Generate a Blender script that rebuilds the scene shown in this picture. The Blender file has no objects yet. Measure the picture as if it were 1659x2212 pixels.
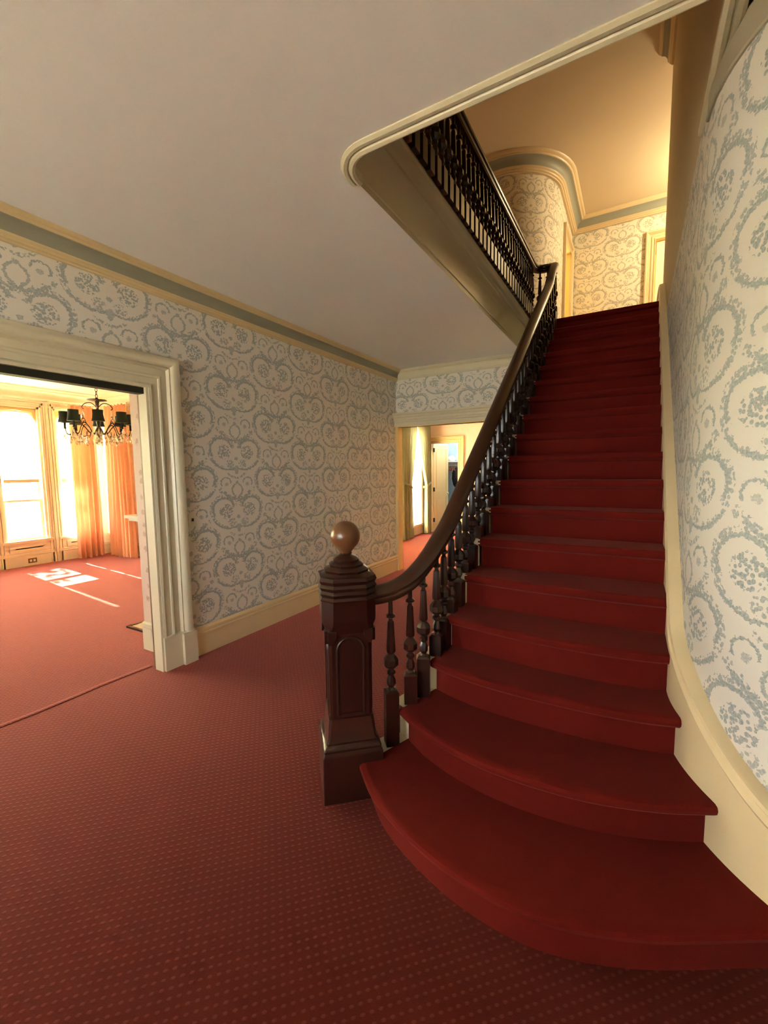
import bpy, math, random
from mathutils import Vector, Matrix
import numpy as np

random.seed(7)
S = bpy.context.scene
COL = S.collection
R = math.radians

# ------------------------------------------------------------------ camera
EYE = Vector((0.0, 0.0, 1.55))
YAW, PITCH, ROLL, FPX = R(-30.119), R(-5.447), R(-0.707), 931.0
fw = Vector((math.sin(YAW) * math.cos(PITCH), math.cos(YAW) * math.cos(PITCH), math.sin(PITCH)))
rt = Vector((math.cos(YAW), -math.sin(YAW), 0))
up = rt.cross(fw)
rt2 = rt * math.cos(ROLL) + up * math.sin(ROLL)
up2 = up * math.cos(ROLL) - rt * math.sin(ROLL)
cam_d = bpy.data.cameras.new('camera')
cam_d.sensor_fit = 'VERTICAL'
cam_d.sensor_height = 24.0
cam_d.lens = FPX / 2212.0 * 24.0
cam_d.clip_start = 0.02
cam = bpy.data.objects.new('camera', cam_d)
COL.objects.link(cam)
cam.matrix_world = Matrix(((rt2.x, up2.x, -fw.x, EYE.x), (rt2.y, up2.y, -fw.y, EYE.y), (rt2.z, up2.z, -fw.z, EYE.z), (0, 0, 0, 1)))
S.camera = cam

# ------------------------------------------------------------------ sky, sun, window portals, exposure
S.view_settings.view_transform = 'Standard'
S.view_settings.look = 'None'
S.view_settings.gamma = 1.0
S.view_settings.use_curve_mapping = False
S.view_settings.exposure = 1.54
S.cycles.use_denoising = True
S.cycles.use_light_tree = False
S.cycles.max_bounces = 8
S.cycles.diffuse_bounces = 5
S.cycles.glossy_bounces = 4
S.cycles.transparent_max_bounces = 10
S.cycles.sample_clamp_indirect = 12.0
S.cycles.caustics_reflective = False
S.cycles.caustics_refractive = False

W = bpy.data.worlds.new('sky')
S.world = W
W.use_nodes = True
wn = W.node_tree.nodes
wn.clear()
wo = wn.new('ShaderNodeOutputWorld')
wb = wn.new('ShaderNodeBackground')
wb.inputs['Color'].default_value = (0.93, 0.97, 1.0, 1)
wb.inputs['Strength'].default_value = 13.0
W.node_tree.links.new(wb.outputs[0], wo.inputs[0])

SUN_DIR = Vector((1.0, -0.085, -0.66)).normalized()
sd = bpy.data.lights.new('sun', 'SUN')
sd.energy = 55.0
sd.angle = R(0.6)
sd.color = (1.0, 0.9, 0.74)
sun = bpy.data.objects.new('sun', sd)
COL.objects.link(sun)
sun.rotation_euler = SUN_DIR.to_track_quat('-Z', 'Y').to_euler()
sun.location = (-14, 3, 8)


def area(name, loc, direction, sx, sy, energy, color, portal=False):
    d = bpy.data.lights.new(name, 'AREA')
    d.shape = 'RECTANGLE'
    d.size, d.size_y = sx, sy
    d.energy = energy
    d.color = color
    if portal:
        d.cycles.is_portal = True
    o = bpy.data.objects.new(name, d)
    COL.objects.link(o)
    o.location = loc
    o.rotation_euler = Vector(direction).to_track_quat('-Z', 'Y').to_euler()
    return o


# ------------------------------------------------------------------ dimensions (metres)
XL, XLD = -3.17, -3.72          # hall face / dining face of the left wall
ZC, ZF2, ZC2 = 3.03, 3.312, 6.05
YB, YF = 5.86, -2.6             # back wall, front wall
XD, YD = -8.97, 4.64            # dining window wall, dining side wall
XR = 0.205                      # straight stair wall
RISE, RUN, Y3 = 0.184, 0.24, 1.984


def nosing(y):
    return RISE * (3 + (y - Y3) / RUN)


# ------------------------------------------------------------------ material helpers
def lin(r, g, b):
    def c(x):
        x /= 255.0
        return x / 12.92 if x <= 0.04045 else ((x + 0.055) / 1.055) ** 2.4
    return (c(r), c(g), c(b), 1.0)


def newmat(name):
    m = bpy.data.materials.new(name)
    m.use_nodes = True
    nt = m.node_tree
    p = nt.nodes['Principled BSDF']
    return m, nt, p


def N(nt, kind, **kw):
    n = nt.nodes.new(kind)
    for k, v in kw.items():
        if k.startswith('i_'):
            key = k[2:]
            key = int(key) if key.isdigit() else key
            n.inputs[key].default_value = v
        else:
            setattr(n, k, v)
    return n


def L(nt, a, b):
    nt.links.new(a, b)


def math_(nt, op, a, b=None, c=None, clamp=False):
    n = nt.nodes.new('ShaderNodeMath')
    n.operation = op
    n.use_clamp = clamp
    for i, x in enumerate((a, b, c)):
        if x is None:
            continue
        if isinstance(x, (int, float)):
            n.inputs[i].default_value = x
        else:
            nt.links.new(x, n.inputs[i])
    return n.outputs[0]


def paint(name, col, rough=0.5, spec=0.4, vary=0.06, bump=0.0, scale=6.0, bscale=180.0, coat=0.0):
    m, nt, p = newmat(name)
    tc = N(nt, 'ShaderNodeTexCoord')
    nz = N(nt, 'ShaderNodeTexNoise', i_Scale=scale, i_Detail=4.0)
    L(nt, tc.outputs['Object'], nz.inputs['Vector'])
    mx = N(nt, 'ShaderNodeMix', data_type='RGBA')
    c2 = tuple(max(0, x * (1 - vary * 2)) for x in col[:3]) + (1,)
    mx.inputs[6].default_value = col
    mx.inputs[7].default_value = c2
    L(nt, nz.outputs['Fac'], mx.inputs[0])
    L(nt, mx.outputs[2], p.inputs['Base Color'])
    p.inputs['Roughness'].default_value = rough
    p.inputs['Specular IOR Level'].default_value = spec
    p.inputs['Coat Weight'].default_value = coat
    if bump:
        nb = N(nt, 'ShaderNodeTexNoise', i_Scale=bscale, i_Detail=3.0)
        L(nt, tc.outputs['Object'], nb.inputs['Vector'])
        b = N(nt, 'ShaderNodeBump', i_Strength=bump, i_Distance=0.004)
        L(nt, nb.outputs['Fac'], b.inputs['Height'])
        L(nt, b.outputs['Normal'], p.inputs['Normal'])
    return m


def wallpaper(name, ground, ink):
    """half-drop print: hearts of C-scrolls with posies, lyres with curls between them (UV in metres)"""
    m, nt, p = newmat(name)
    uv = N(nt, 'ShaderNodeUVMap')
    CW, CH = 0.518, 0.533
    # feathery warp so that strokes look like drawn leaves
    wz = N(nt, 'ShaderNodeTexNoise', i_Scale=70.0, i_Detail=2.0, i_Roughness=0.6)
    L(nt, uv.outputs[0], wz.inputs['Vector'])
    ws = N(nt, 'ShaderNodeVectorMath', operation='SUBTRACT')
    L(nt, wz.outputs['Color'], ws.inputs[0])
    ws.inputs[1].default_value = (0.5, 0.5, 0.5)
    wm = N(nt, 'ShaderNodeVectorMath', operation='SCALE')
    L(nt, ws.outputs[0], wm.inputs[0])
    wm.inputs['Scale'].default_value = 0.034
    wa = N(nt, 'ShaderNodeVectorMath', operation='ADD')
    L(nt, uv.outputs[0], wa.inputs[0])
    L(nt, wm.outputs[0], wa.inputs[1])
    sp = N(nt, 'ShaderNodeSeparateXYZ')
    L(nt, uv.outputs[0], sp.inputs[0])
    spw = N(nt, 'ShaderNodeSeparateXYZ')
    L(nt, wa.outputs[0], spw.inputs[0])
    acc = [None]

    def put(x):
        acc[0] = x if acc[0] is None else math_(nt, 'MAXIMUM', acc[0], x)

    def dist(P, c):
        d = N(nt, 'ShaderNodeVectorMath', operation='DISTANCE')
        L(nt, P, d.inputs[0])
        d.inputs[1].default_value = (c[0], c[1], 0)
        return d.outputs['Value']

    def half(P, n, t):
        d = N(nt, 'ShaderNodeVectorMath', operation='DOT_PRODUCT')
        L(nt, P, d.inputs[0])
        d.inputs[1].default_value = (n[0], n[1], 0)
        return math_(nt, 'GREATER_THAN', d.outputs['Value'], t)

    def band(P, c, r, w, *cuts):
        x = math_(nt, 'COMPARE', dist(P, c), r, w)
        for n, t in cuts:
            x = math_(nt, 'MULTIPLY', x, half(P, n, t))
        return x

    def arc(P, c, r, w, *cuts, ink_=1.0):
        x = band(P, c, r, w, *cuts)
        put(math_(nt, 'MULTIPLY', x, ink_) if ink_ != 1.0 else x)
    vo = N(nt, 'ShaderNodeTexVoronoi', i_Scale=64.0)
    vo.feature = 'F1'
    L(nt, uv.outputs[0], vo.inputs['Vector'])
    pet = math_(nt, 'LESS_THAN', vo.outputs['Distance'], 0.55)

    def leafy(x, k=0.9):
        put(math_(nt, 'MULTIPLY', math_(nt, 'MULTIPLY', x, pet), k))

    def cell(src, warped, origin, period):
        """warped coordinate relative to the centre of the cell that the unwarped coordinate lies in"""
        k = math_(nt, 'FLOOR', math_(nt, 'MULTIPLY_ADD', src, 1.0 / period, 0.5 - origin / period))
        return math_(nt, 'SUBTRACT', warped, math_(nt, 'MULTIPLY_ADD', k, period, origin))

    for ou, ov in ((2.77, 2.235), (2.77 + CW, 2.235 + CH / 2)):      # the two lattices of the half drop
        u = cell(sp.outputs[0], spw.outputs[0], ou, 2 * CW)
        au = math_(nt, 'MULTIPLY', math_(nt, 'ABSOLUTE', u), 0.86)

        def frame(off):
            cb = N(nt, 'ShaderNodeCombineXYZ')
            L(nt, au, cb.inputs[0])
            L(nt, cell(sp.outputs[1], spw.outputs[1], ov + off, CH), cb.inputs[1])
            return cb.outputs[0]
        ph, pl = frame(0.0), frame(0.262)
        # heart: feathered crescents, tails, posies, fleuron, sprig
        arc(ph, (0.137, 0.053), 0.100, 0.0085, ((0.4, 1), 0.092))
        leafy(band(ph, (0.139, 0.055), 0.108, 0.021, ((0.4, 1), 0.082)))
        arc(ph, (0.075, 0.06), 0.182, 0.0075, ((0, -1), 0.045), ((1, 0), 0.02))
        leafy(band(ph, (0.075, 0.06), 0.178, 0.015, ((1, -0.9), 0.2)))
        leafy(math_(nt, 'LESS_THAN', dist(ph, (0.114, 0.034)), 0.066), 1.0)
        leafy(math_(nt, 'LESS_THAN', dist(ph, (0.062, -0.072)), 0.040), 0.85)
        arc(ph, (0.0, -0.022), 0.0, 0.017, ink_=0.85)
        arc(ph, (0.0, -0.115), 0.0, 0.028, ink_=0.75)
        arc(ph, (0.0, -0.15), 0.0, 0.016, ink_=0.85)
        leafy(band(ph, (0.0, -0.09), 0.108, 0.010, ((0, -1), 0.155)))
        # lyre: bow, oval stems, curls, buds, festoon of leaves
        arc(pl, (-0.012, -0.04), 0.062, 0.0075, ((1, 0), 0.012), ink_=0.9)
        arc(pl, (0.0, 0.03), 0.0, 0.015, ink_=0.85)
        arc(pl, (0.108, 0.03), 0.046, 0.006, ((0.25, 1), 0.04))
        arc(pl, (0.102, 0.015), 0.0, 0.017, ink_=0.7)
        leafy(math_(nt, 'LESS_THAN', dist(pl, (0.162, -0.035)), 0.022), 0.9)
        leafy(band(pl, (0.012, 0.02), 0.142, 0.023, ((0, -1), 0.045)), 1.0)
        arc(pl, (0.012, 0.02), 0.142, 0.008, ((0, -1), 0.05), ink_=0.85)
    # uneven ink
    iz = N(nt, 'ShaderNodeTexNoise', i_Scale=120.0, i_Detail=2.0, i_Roughness=0.6)
    L(nt, uv.outputs[0], iz.inputs['Vector'])
    fac = math_(nt, 'MULTIPLY', acc[0], math_(nt, 'MULTIPLY_ADD', iz.outputs['Fac'], 1.3, 0.05), clamp=True)
    mx = N(nt, 'ShaderNodeMix', data_type='RGBA')
    mx.inputs[6].default_value = ground
    mx.inputs[7].default_value = ink
    L(nt, fac, mx.inputs[0])
    L(nt, mx.outputs[2], p.inputs['Base Color'])
    p.inputs['Roughness'].default_value = 0.55
    p.inputs['Specular IOR Level'].default_value = 0.25
    return m


def carpet(name, col, dots=True, worn=0.0, sheen=0.6):
    m, nt, p = newmat(name)
    tc = N(nt, 'ShaderNodeTexCoord')
    big = N(nt, 'ShaderNodeTexNoise', i_Scale=2.2, i_Detail=4.0, i_Roughness=0.6)
    L(nt, tc.outputs['Object'], big.inputs['Vector'])
    fine = N(nt, 'ShaderNodeTexNoise', i_Scale=420.0, i_Detail=2.0)
    L(nt, tc.outputs['Object'], fine.inputs['Vector'])
    mx = N(nt, 'ShaderNodeMix', data_type='RGBA')
    mx.inputs[6].default_value = tuple(x * 0.78 for x in col[:3]) + (1,)
    mx.inputs[7].default_value = tuple(min(1, x * (1.22 + worn)) for x in col[:3]) + (1,)
    L(nt, math_(nt, 'ADD', math_(nt, 'MULTIPLY', big.outputs['Fac'], 0.6), math_(nt, 'MULTIPLY', fine.outputs['Fac'], 0.4)), mx.inputs[0])
    out = mx.outputs[2]
    height = fine.outputs['Fac']
    if dots:
        sp = N(nt, 'ShaderNodeSeparateXYZ')
        L(nt, tc.outputs['Object'], sp.inputs[0])
        k = 0.7071 / 0.0272
        a = math_(nt, 'MULTIPLY', math_(nt, 'ADD', sp.outputs[0], sp.outputs[1]), k)
        b = math_(nt, 'MULTIPLY', math_(nt, 'SUBTRACT', sp.outputs[0], sp.outputs[1]), k)
        fa = math_(nt, 'SUBTRACT', math_(nt, 'FRACT', a), 0.5)
        fb = math_(nt, 'SUBTRACT', math_(nt, 'FRACT', b), 0.5)
        d = math_(nt, 'SQRT', math_(nt, 'ADD', math_(nt, 'MULTIPLY', fa, math_(nt, 'MULTIPLY', fa, 1.0)), math_(nt, 'MULTIPLY', fb, math_(nt, 'MULTIPLY', fb, 2.2))))
        mr = N(nt, 'ShaderNodeMapRange', i_1=0.34, i_2=0.16, i_3=0.0, i_4=1.0)
        L(nt, d, mr.inputs[0])
        dm = math_(nt, 'MULTIPLY', mr.outputs[0], math_(nt, 'MULTIPLY_ADD', fine.outputs['Fac'], 0.8, 0.25), clamp=True)
        m2 = N(nt, 'ShaderNodeMix', data_type='RGBA')
        L(nt, dm, m2.inputs[0])
        L(nt, out, m2.inputs[6])
        m2.inputs[7].default_value = tuple(min(1, x * 1.35 + 0.014) for x in col[:3]) + (1,)
        out = m2.outputs[2]
        height = math_(nt, 'ADD', fine.outputs['Fac'], math_(nt, 'MULTIPLY', mr.outputs[0], 0.8))
    L(nt, out, p.inputs['Base Color'])
    bp = N(nt, 'ShaderNodeBump', i_Strength=0.35, i_Distance=0.004)
    L(nt, height, bp.inputs['Height'])
    L(nt, bp.outputs['Normal'], p.inputs['Normal'])
    p.inputs['Roughness'].default_value = 0.95
    p.inputs['Specular IOR Level'].default_value = 0.08
    p.inputs['Sheen Weight'].default_value = sheen
    p.inputs['Sheen Roughness'].default_value = 0.4
    p.inputs['Sheen Tint'].default_value = (1.0, 0.34, 0.30, 1)
    return m


def wood(name, c1, c2, rough=0.32, axis_scale=(18, 18, 2.0)):
    m, nt, p = newmat(name)
    tc = N(nt, 'ShaderNodeTexCoord')
    mp = N(nt, 'ShaderNodeMapping')
    mp.inputs['Scale'].default_value = axis_scale
    L(nt, tc.outputs['Object'], mp.inputs[0])
    nz = N(nt, 'ShaderNodeTexNoise', i_Scale=3.0, i_Detail=6.0, i_Roughness=0.65, i_Distortion=0.6)
    L(nt, mp.outputs[0], nz.inputs['Vector'])
    mx = N(nt, 'ShaderNodeMix', data_type='RGBA')
    mx.inputs[6].default_value = c1
    mx.inputs[7].default_value = c2
    L(nt, nz.outputs['Fac'], mx.inputs[0])
    L(nt, mx.outputs[2], p.inputs['Base Color'])
    p.inputs['Roughness'].default_value = rough
    p.inputs['Specular IOR Level'].default_value = 0.5
    p.inputs['Coat Weight'].default_value = 0.15
    p.inputs['Coat Roughness'].default_value = 0.25
    return m


def cloth(name, col, trans=0.35, stripe=0.0):
    m, nt, p = newmat(name)
    nt.nodes.remove(p)
    out = nt.nodes['Material Output']
    tc = N(nt, 'ShaderNodeTexCoord')
    nz = N(nt, 'ShaderNodeTexNoise', i_Scale=240.0, i_Detail=2.0)
    L(nt, tc.outputs['Object'], nz.inputs['Vector'])
    mx = N(nt, 'ShaderNodeMix', data_type='RGBA')
    mx.inputs[6].default_value = tuple(x * 0.85 for x in col[:3]) + (1,)
    mx.inputs[7].default_value = tuple(min(1, x * 1.08) for x in col[:3]) + (1,)
    L(nt, nz.outputs['Fac'], mx.inputs[0])
    d = N(nt, 'ShaderNodeBsdfDiffuse')
    t = N(nt, 'ShaderNodeBsdfTranslucent')
    L(nt, mx.outputs[2], d.inputs[0])
    L(nt, mx.outputs[2], t.inputs[0])
    ms = N(nt, 'ShaderNodeMixShader', i_0=trans)
    L(nt, d.outputs[0], ms.inputs[1])
    L(nt, t.outputs[0], ms.inputs[2])
    L(nt, ms.outputs[0], out.inputs[0])
    return m


def glassy(name, tint=(1, 1, 1, 1), gloss=0.07):
    m, nt, p = newmat(name)
    nt.nodes.remove(p)
    out = nt.nodes['Material Output']
    tr = N(nt, 'ShaderNodeBsdfTransparent')
    tr.inputs[0].default_value = tint
    gl = N(nt, 'ShaderNodeBsdfGlossy', i_Roughness=0.03)
    ms = N(nt, 'ShaderNodeMixShader', i_0=gloss)
    L(nt, tr.outputs[0], ms.inputs[1])
    L(nt, gl.outputs[0], ms.inputs[2])
    L(nt, ms.outputs[0], out.inputs[0])
    return m


def sprig_paper(name, ground, ink):
    m, nt, p = newmat(name)
    uv = N(nt, 'ShaderNodeUVMap')
    vo = N(nt, 'ShaderNodeTexVoronoi', i_Scale=9.0, i_Randomness=0.45)
    L(nt, uv.outputs[0], vo.inputs['Vector'])
    nz = N(nt, 'ShaderNodeTexNoise', i_Scale=60.0, i_Detail=2.0)
    L(nt, uv.outputs[0], nz.inputs['Vector'])
    k = math_(nt, 'ADD', vo.outputs['Distance'], math_(nt, 'MULTIPLY', nz.outputs['Fac'], 0.5))
    mx = N(nt, 'ShaderNodeMix', data_type='RGBA')
    mx.inputs[6].default_value = ground
    mx.inputs[7].default_value = ink
    L(nt, math_(nt, 'MULTIPLY', math_(nt, 'LESS_THAN', k, 0.47), 0.7), mx.inputs[0])
    L(nt, mx.outputs[2], p.inputs['Base Color'])
    p.inputs['Roughness'].default_value = 0.6
    return m


M = {}
M['paper_din'] = sprig_paper('rose sprig wallpaper', lin(206, 182, 168), lin(158, 122, 98))
M['greige'] = paint('grey beige frieze', lin(176, 168, 148), 0.55, 0.3, 0.04)
M['paper'] = wallpaper('toile wallpaper', lin(220, 215, 206), lin(128, 143, 148))
M['paper_up'] = wallpaper('toile wallpaper upstairs', lin(226, 218, 198), lin(140, 140, 128))
M['ceiling'] = paint('ceiling plaster', lin(244, 244, 248), 0.55, 0.3, 0.03, 0.15, 1.4, 60.0)
M['ceiling_up'] = paint('upper ceiling plaster', lin(214, 196, 164), 0.6, 0.3, 0.03, 0.15, 1.2, 60.0)
M['ceiling_din'] = paint('dining ceiling plaster', lin(240, 234, 218), 0.6, 0.3, 0.02)
M['cream'] = paint('cream gloss trim', lin(210, 203, 178), 0.35, 0.45, 0.03, 0.04, 3.0, 40.0)
M['beige'] = paint('beige trim', lin(214, 192, 150), 0.4, 0.4, 0.04, 0.04, 3.0, 40.0)
M['greygreen'] = paint('grey green cornice band', lin(150, 150, 134), 0.5, 0.35, 0.05)
M['stringer'] = paint('ivory skirting', lin(222, 202, 160), 0.4, 0.4, 0.03)
M['plain'] = paint('beige plaster', lin(206, 188, 152), 0.6, 0.3, 0.05, 0.08, 2.0, 60.0)
M['fascia'] = paint('cream fascia', lin(206, 194, 160), 0.3, 0.45, 0.05, 0.05, 2.5, 30.0)
M['din_trim'] = paint('peach cream woodwork', lin(236, 218, 192), 0.4, 0.4, 0.03)
M['din_wall'] = paint('peach plaster', lin(240, 214, 182), 0.6, 0.3, 0.03)
M['pink'] = paint('pale rose plaster', lin(236, 205, 180), 0.6, 0.3, 0.03)
M['carpet'] = carpet('red pin dot carpet', lin(70, 16, 11), True, 0.0, 0.9)
M['runner'] = carpet('red stair carpet', lin(82, 18, 13), False, 0.5, 0.16)
M['wood'] = wood('dark walnut', lin(28, 10, 6), lin(52, 20, 11), 0.28)
M['wood_rail'] = wood('walnut rail', lin(38, 17, 9), lin(68, 35, 20), 0.34, (16, 3.0, 16))
M['wood_ball'] = wood('polished walnut', lin(84, 52, 28), lin(108, 70, 40), 0.3, (8, 8, 4))
M['track'] = paint('dark door track', lin(46, 46, 38), 0.6, 0.2, 0.1)  # shade of the slot and underside put into the track's dark colour
M['door_edge'] = wood('pocket door edge', lin(84, 62, 44), lin(120, 92, 66), 0.5)
M['salmon'] = cloth('salmon drape', lin(226, 166, 132), 0.2)
M['sheer'] = cloth('white sheer', lin(250, 244, 226), 0.7)
M['shadecloth'] = cloth('cream roller shade', lin(250, 240, 205), 0.75)
M['green'] = cloth('sage green drape', lin(168, 166, 134), 0.2)
M['bronze'] = paint('aged bronze', lin(74, 52, 34), 0.4, 0.5, 0.1)
M['bronze'].node_tree.nodes['Principled BSDF'].inputs['Metallic'].default_value = 0.7
M['black_shade'] = paint('black lamp shade', lin(34, 40, 36), 0.7, 0.2, 0.05)
M['crystal'] = glassy('crystal', (1, 0.98, 0.9, 1), 0.45)
M['glass'] = glassy('window glass', (0.97, 0.98, 0.97, 1), 0.05)
M['brown_plate'] = paint('brown plate', lin(110, 74, 48), 0.5)
M['ivory_plate'] = paint('ivory plate', lin(226, 216, 196), 0.4)
M['black'] = paint('black iron', lin(24, 22, 20), 0.5)
M['door_paint'] = paint('honey cream door', lin(226, 194, 136), 0.45, 0.4, 0.04)
M['blue'] = paint('pale blue closet wall', lin(176, 204, 222), 0.6, 0.3, 0.03)
M['white'] = paint('white cloth', lin(244, 242, 236), 0.8, 0.2, 0.04, 0.2, 8.0, 40.0)
M['coat'] = paint('charcoal cloth', lin(44, 44, 46), 0.85, 0.1, 0.1)
M['hanger'] = wood('hanger wood', lin(120, 66, 40), lin(150, 90, 56), 0.4)
M['hearth'] = paint('beige hearth tile', lin(196, 184, 160), 0.3, 0.5, 0.06)
M['grass'] = paint('lawn', lin(150, 160, 80), 0.9, 0.1, 0.2, 0, 3.0)
M['leaf'] = paint('autumn leaf', lin(190, 180, 70), 0.8, 0.1, 0.2, 0, 5.0)
M['bark'] = paint('bark', lin(110, 96, 80), 0.9, 0.1, 0.2)
M['amber_room'] = paint('yellow plaster', lin(240, 214, 140), 0.6)


# ------------------------------------------------------------------ mesh helpers
class MB:
    def __init__(s):
        s.v, s.f, s.m, s.uv = [], [], [], []

    def add(s, verts, faces, mat=0, uvs=None):
        o = len(s.v)
        s.v += [tuple(x) for x in verts]
        for i, f in enumerate(faces):
            s.f.append([o + k for k in f])
            s.m.append(mat[i] if isinstance(mat, (list, tuple)) else mat)
            s.uv.append(uvs[i] if uvs else None)
        return s

    def box(s, x0, x1, y0, y1, z0, z1, mats=0):
        v = [(x0, y0, z0), (x1, y0, z0), (x1, y1, z0), (x0, y1, z0), (x0, y0, z1), (x1, y0, z1), (x1, y1, z1), (x0, y1, z1)]
        fs = {'-z': (0, 3, 2, 1), '+z': (4, 5, 6, 7), '-y': (0, 1, 5, 4), '+y': (2, 3, 7, 6), '-x': (3, 0, 4, 7), '+x': (1, 2, 6, 5)}
        faces, ml, uvs = [], [], []
        for k, f in fs.items():
            faces.append(f)
            ml.append(mats.get(k, mats.get('', 0)) if isinstance(mats, dict) else mats)
            if k[1] == 'x':
                uvs.append([(v[i][1], v[i][2]) for i in f])
            elif k[1] == 'y':
                uvs.append([(v[i][0], v[i][2]) for i in f])
            else:
                uvs.append([(v[i][0], v[i][1]) for i in f])
        return s.add(v, faces, ml, uvs)

    def obox(s, c, ax, ay, az, mat=0):
        """oriented box: centre and three half-extent vectors"""
        c, ax, ay, az = Vector(c), Vector(ax), Vector(ay), Vector(az)
        v = [c + a * ax + b * ay + d * az for d in (-1, 1) for a, b in ((-1, -1), (1, -1), (1, 1), (-1, 1))]
        return s.add(v, [(0, 3, 2, 1), (4, 5, 6, 7), (0, 1, 5, 4), (1, 2, 6, 5), (2, 3, 7, 6), (3, 0, 4, 7)], mat)

    def grid(s, rows, mat=0, close=False, uvrows=None, segmats=None):
        n = len(rows[0])
        o = len(s.v)
        for r in rows:
            s.v += [tuple(p) for p in r]
        for i in range(len(rows) - 1):
            for j in range(n if close else n - 1):
                k = (j + 1) % n
                s.f.append([o + i * n + j, o + i * n + k, o + (i + 1) * n + k, o + (i + 1) * n + j])
                s.m.append(segmats[j] if segmats else mat)
                s.uv.append([uvrows[i][j], uvrows[i][k], uvrows[i + 1][k], uvrows[i + 1][j]] if uvrows else None)
        return s

    def sweep(s, frames, prof, mat=0, close=True, caps=True, segmats=None):
        rows = [[Vector(p) + Vector(a) * x + Vector(b) * y for x, y in prof] for p, a, b in frames]
        o = len(s.v)
        s.grid(rows, mat, close, None, segmats)
        if caps and close:
            n = len(prof)
            m0 = segmats[0] if segmats else mat
            s.f.append([o + k for k in range(n)][::-1])
            s.f.append([o + (len(rows) - 1) * n + k for k in range(n)])
            s.m += [m0, m0]
            s.uv += [None, None]
        return s

    def lathe(s, prof, seg, c=(0, 0, 0), rot=0.0, mat=0, axis='z'):
        rows = []
        for r, z in prof:
            row = []
            for k in range(seg):
                a = rot + 2 * math.pi * k / seg
                if axis == 'z':
                    row.append((c[0] + r * math.cos(a), c[1] + r * math.sin(a), c[2] + z))
                elif axis == 'x':
                    row.append((c[0] + z, c[1] + r * math.cos(a), c[2] + r * math.sin(a)))
                else:
                    row.append((c[0] + r * math.cos(a), c[1] + z, c[2] + r * math.sin(a)))
            rows.append(row)
        o = len(s.v)
        s.grid(rows, mat, True)
        s.f.append([o + k for k in range(seg)][::-1])
        s.f.append([o + (len(rows) - 1) * seg + k for k in range(seg)])
        s.m += [mat, mat]
        s.uv += [None, None]
        return s

    def tube(s, pts, r, seg=8, mat=0):
        pts = [Vector(p) for p in pts]
        rows = []
        for i, p in enumerate(pts):
            t = (pts[min(i + 1, len(pts) - 1)] - pts[max(i - 1, 0)]).normalized()
            a = t.orthogonal().normalized() if i == 0 else (a - t * a.dot(t)).normalized()
            b = t.cross(a)
            rr = r[i] if isinstance(r, (list, tuple)) else r
            rows.append([p + a * rr * math.cos(2 * math.pi * k / seg) + b * rr * math.sin(2 * math.pi * k / seg) for k in range(seg)])
        o = len(s.v)
        s.grid(rows, mat, True)
        s.f.append([o + k for k in range(seg)][::-1])
        s.f.append([o + (len(rows) - 1) * seg + k for k in range(seg)])
        s.m += [mat, mat]
        s.uv += [None, None]
        return s

    def poly(s, pts, z0, z1, mat=0):
        """vertical prism over a plan polygon"""
        n = len(pts)
        v = [(x, y, z0) for x, y in pts] + [(x, y, z1) for x, y in pts]
        return s.add(v, [tuple(range(n))[::-1], tuple(range(n, 2 * n))] + [(i, (i + 1) % n, n + (i + 1) % n, n + i) for i in range(n)], mat)

    def mesh(s, name, mats, angle=32.0):
        me = bpy.data.meshes.new(name)
        me.from_pydata(s.v, [], s.f)
        if not isinstance(mats, (list, tuple)):
            mats = [mats]
        for m in mats:
            me.materials.append(M[m])
        me.polygons.foreach_set('material_index', s.m)
        if any(u is not None for u in s.uv):
            uvl = me.uv_layers.new(name='UVMap')
            flat = []
            for f, u in zip(s.f, s.uv):
                for k in range(len(f)):
                    flat += list(u[k]) if u is not None else [0.0, 0.0]
            uvl.data.foreach_set('uv', flat)
        me.polygons.foreach_set('use_smooth', [True] * len(s.f))
        me.set_sharp_from_angle(angle=R(angle))
        me.update()
        return me

    def build(s, name, mats, parent=None, angle=32.0, **tags):
        o = bpy.data.objects.new(name, s.mesh(name, mats, angle))
        COL.objects.link(o)
        if parent is not None:
            o.parent = parent
        for k, v in tags.items():
            o[k] = v
        return o


def recalc(o):
    import bmesh
    bm = bmesh.new()
    bm.from_mesh(o.data)
    bmesh.ops.recalc_face_normals(bm, faces=bm.faces)
    bm.to_mesh(o.data)
    bm.free()
    return o


def empty(name, loc=(0, 0, 0), rz=0.0, **tags):
    o = bpy.data.objects.new(name, None)
    COL.objects.link(o)
    o.location = loc
    o.rotation_euler = (0, 0, rz)
    o.empty_display_size = 0.1
    for k, v in tags.items():
        o[k] = v
    return o


def inst(me, name, parent, loc=(0, 0, 0), rz=0.0, sc=(1, 1, 1), **tags):
    o = bpy.data.objects.new(name, me)
    COL.objects.link(o)
    o.parent = parent
    o.location = loc
    o.rotation_euler = (0, 0, rz)
    o.scale = sc
    for k, v in tags.items():
        o[k] = v
    return o


def plan_frames(pts, z, side=1, closed=False):
    """mitred frames along a plan polyline; side=+1: profile x points left of travel"""
    out = []
    n = len(pts)
    P = [Vector((p[0], p[1], 0)) for p in pts]
    for i in range(n):
        d0 = (P[i] - P[i - 1]).normalized() if (i > 0 or closed) else None
        d1 = (P[(i + 1) % n] - P[i]).normalized() if (i < n - 1 or closed) else None
        d0 = d0 or d1
        d1 = d1 or d0
        n0, n1 = Vector((-d0.y, d0.x, 0)), Vector((-d1.y, d1.x, 0))
        m = (n0 + n1)
        m = m / max(0.2, m.length ** 2 / 2)
        zz = z[i] if isinstance(z, (list, tuple)) else z
        out.append((Vector((P[i].x, P[i].y, zz)), m * side, Vector((0, 0, 1))))
    return out


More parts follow.
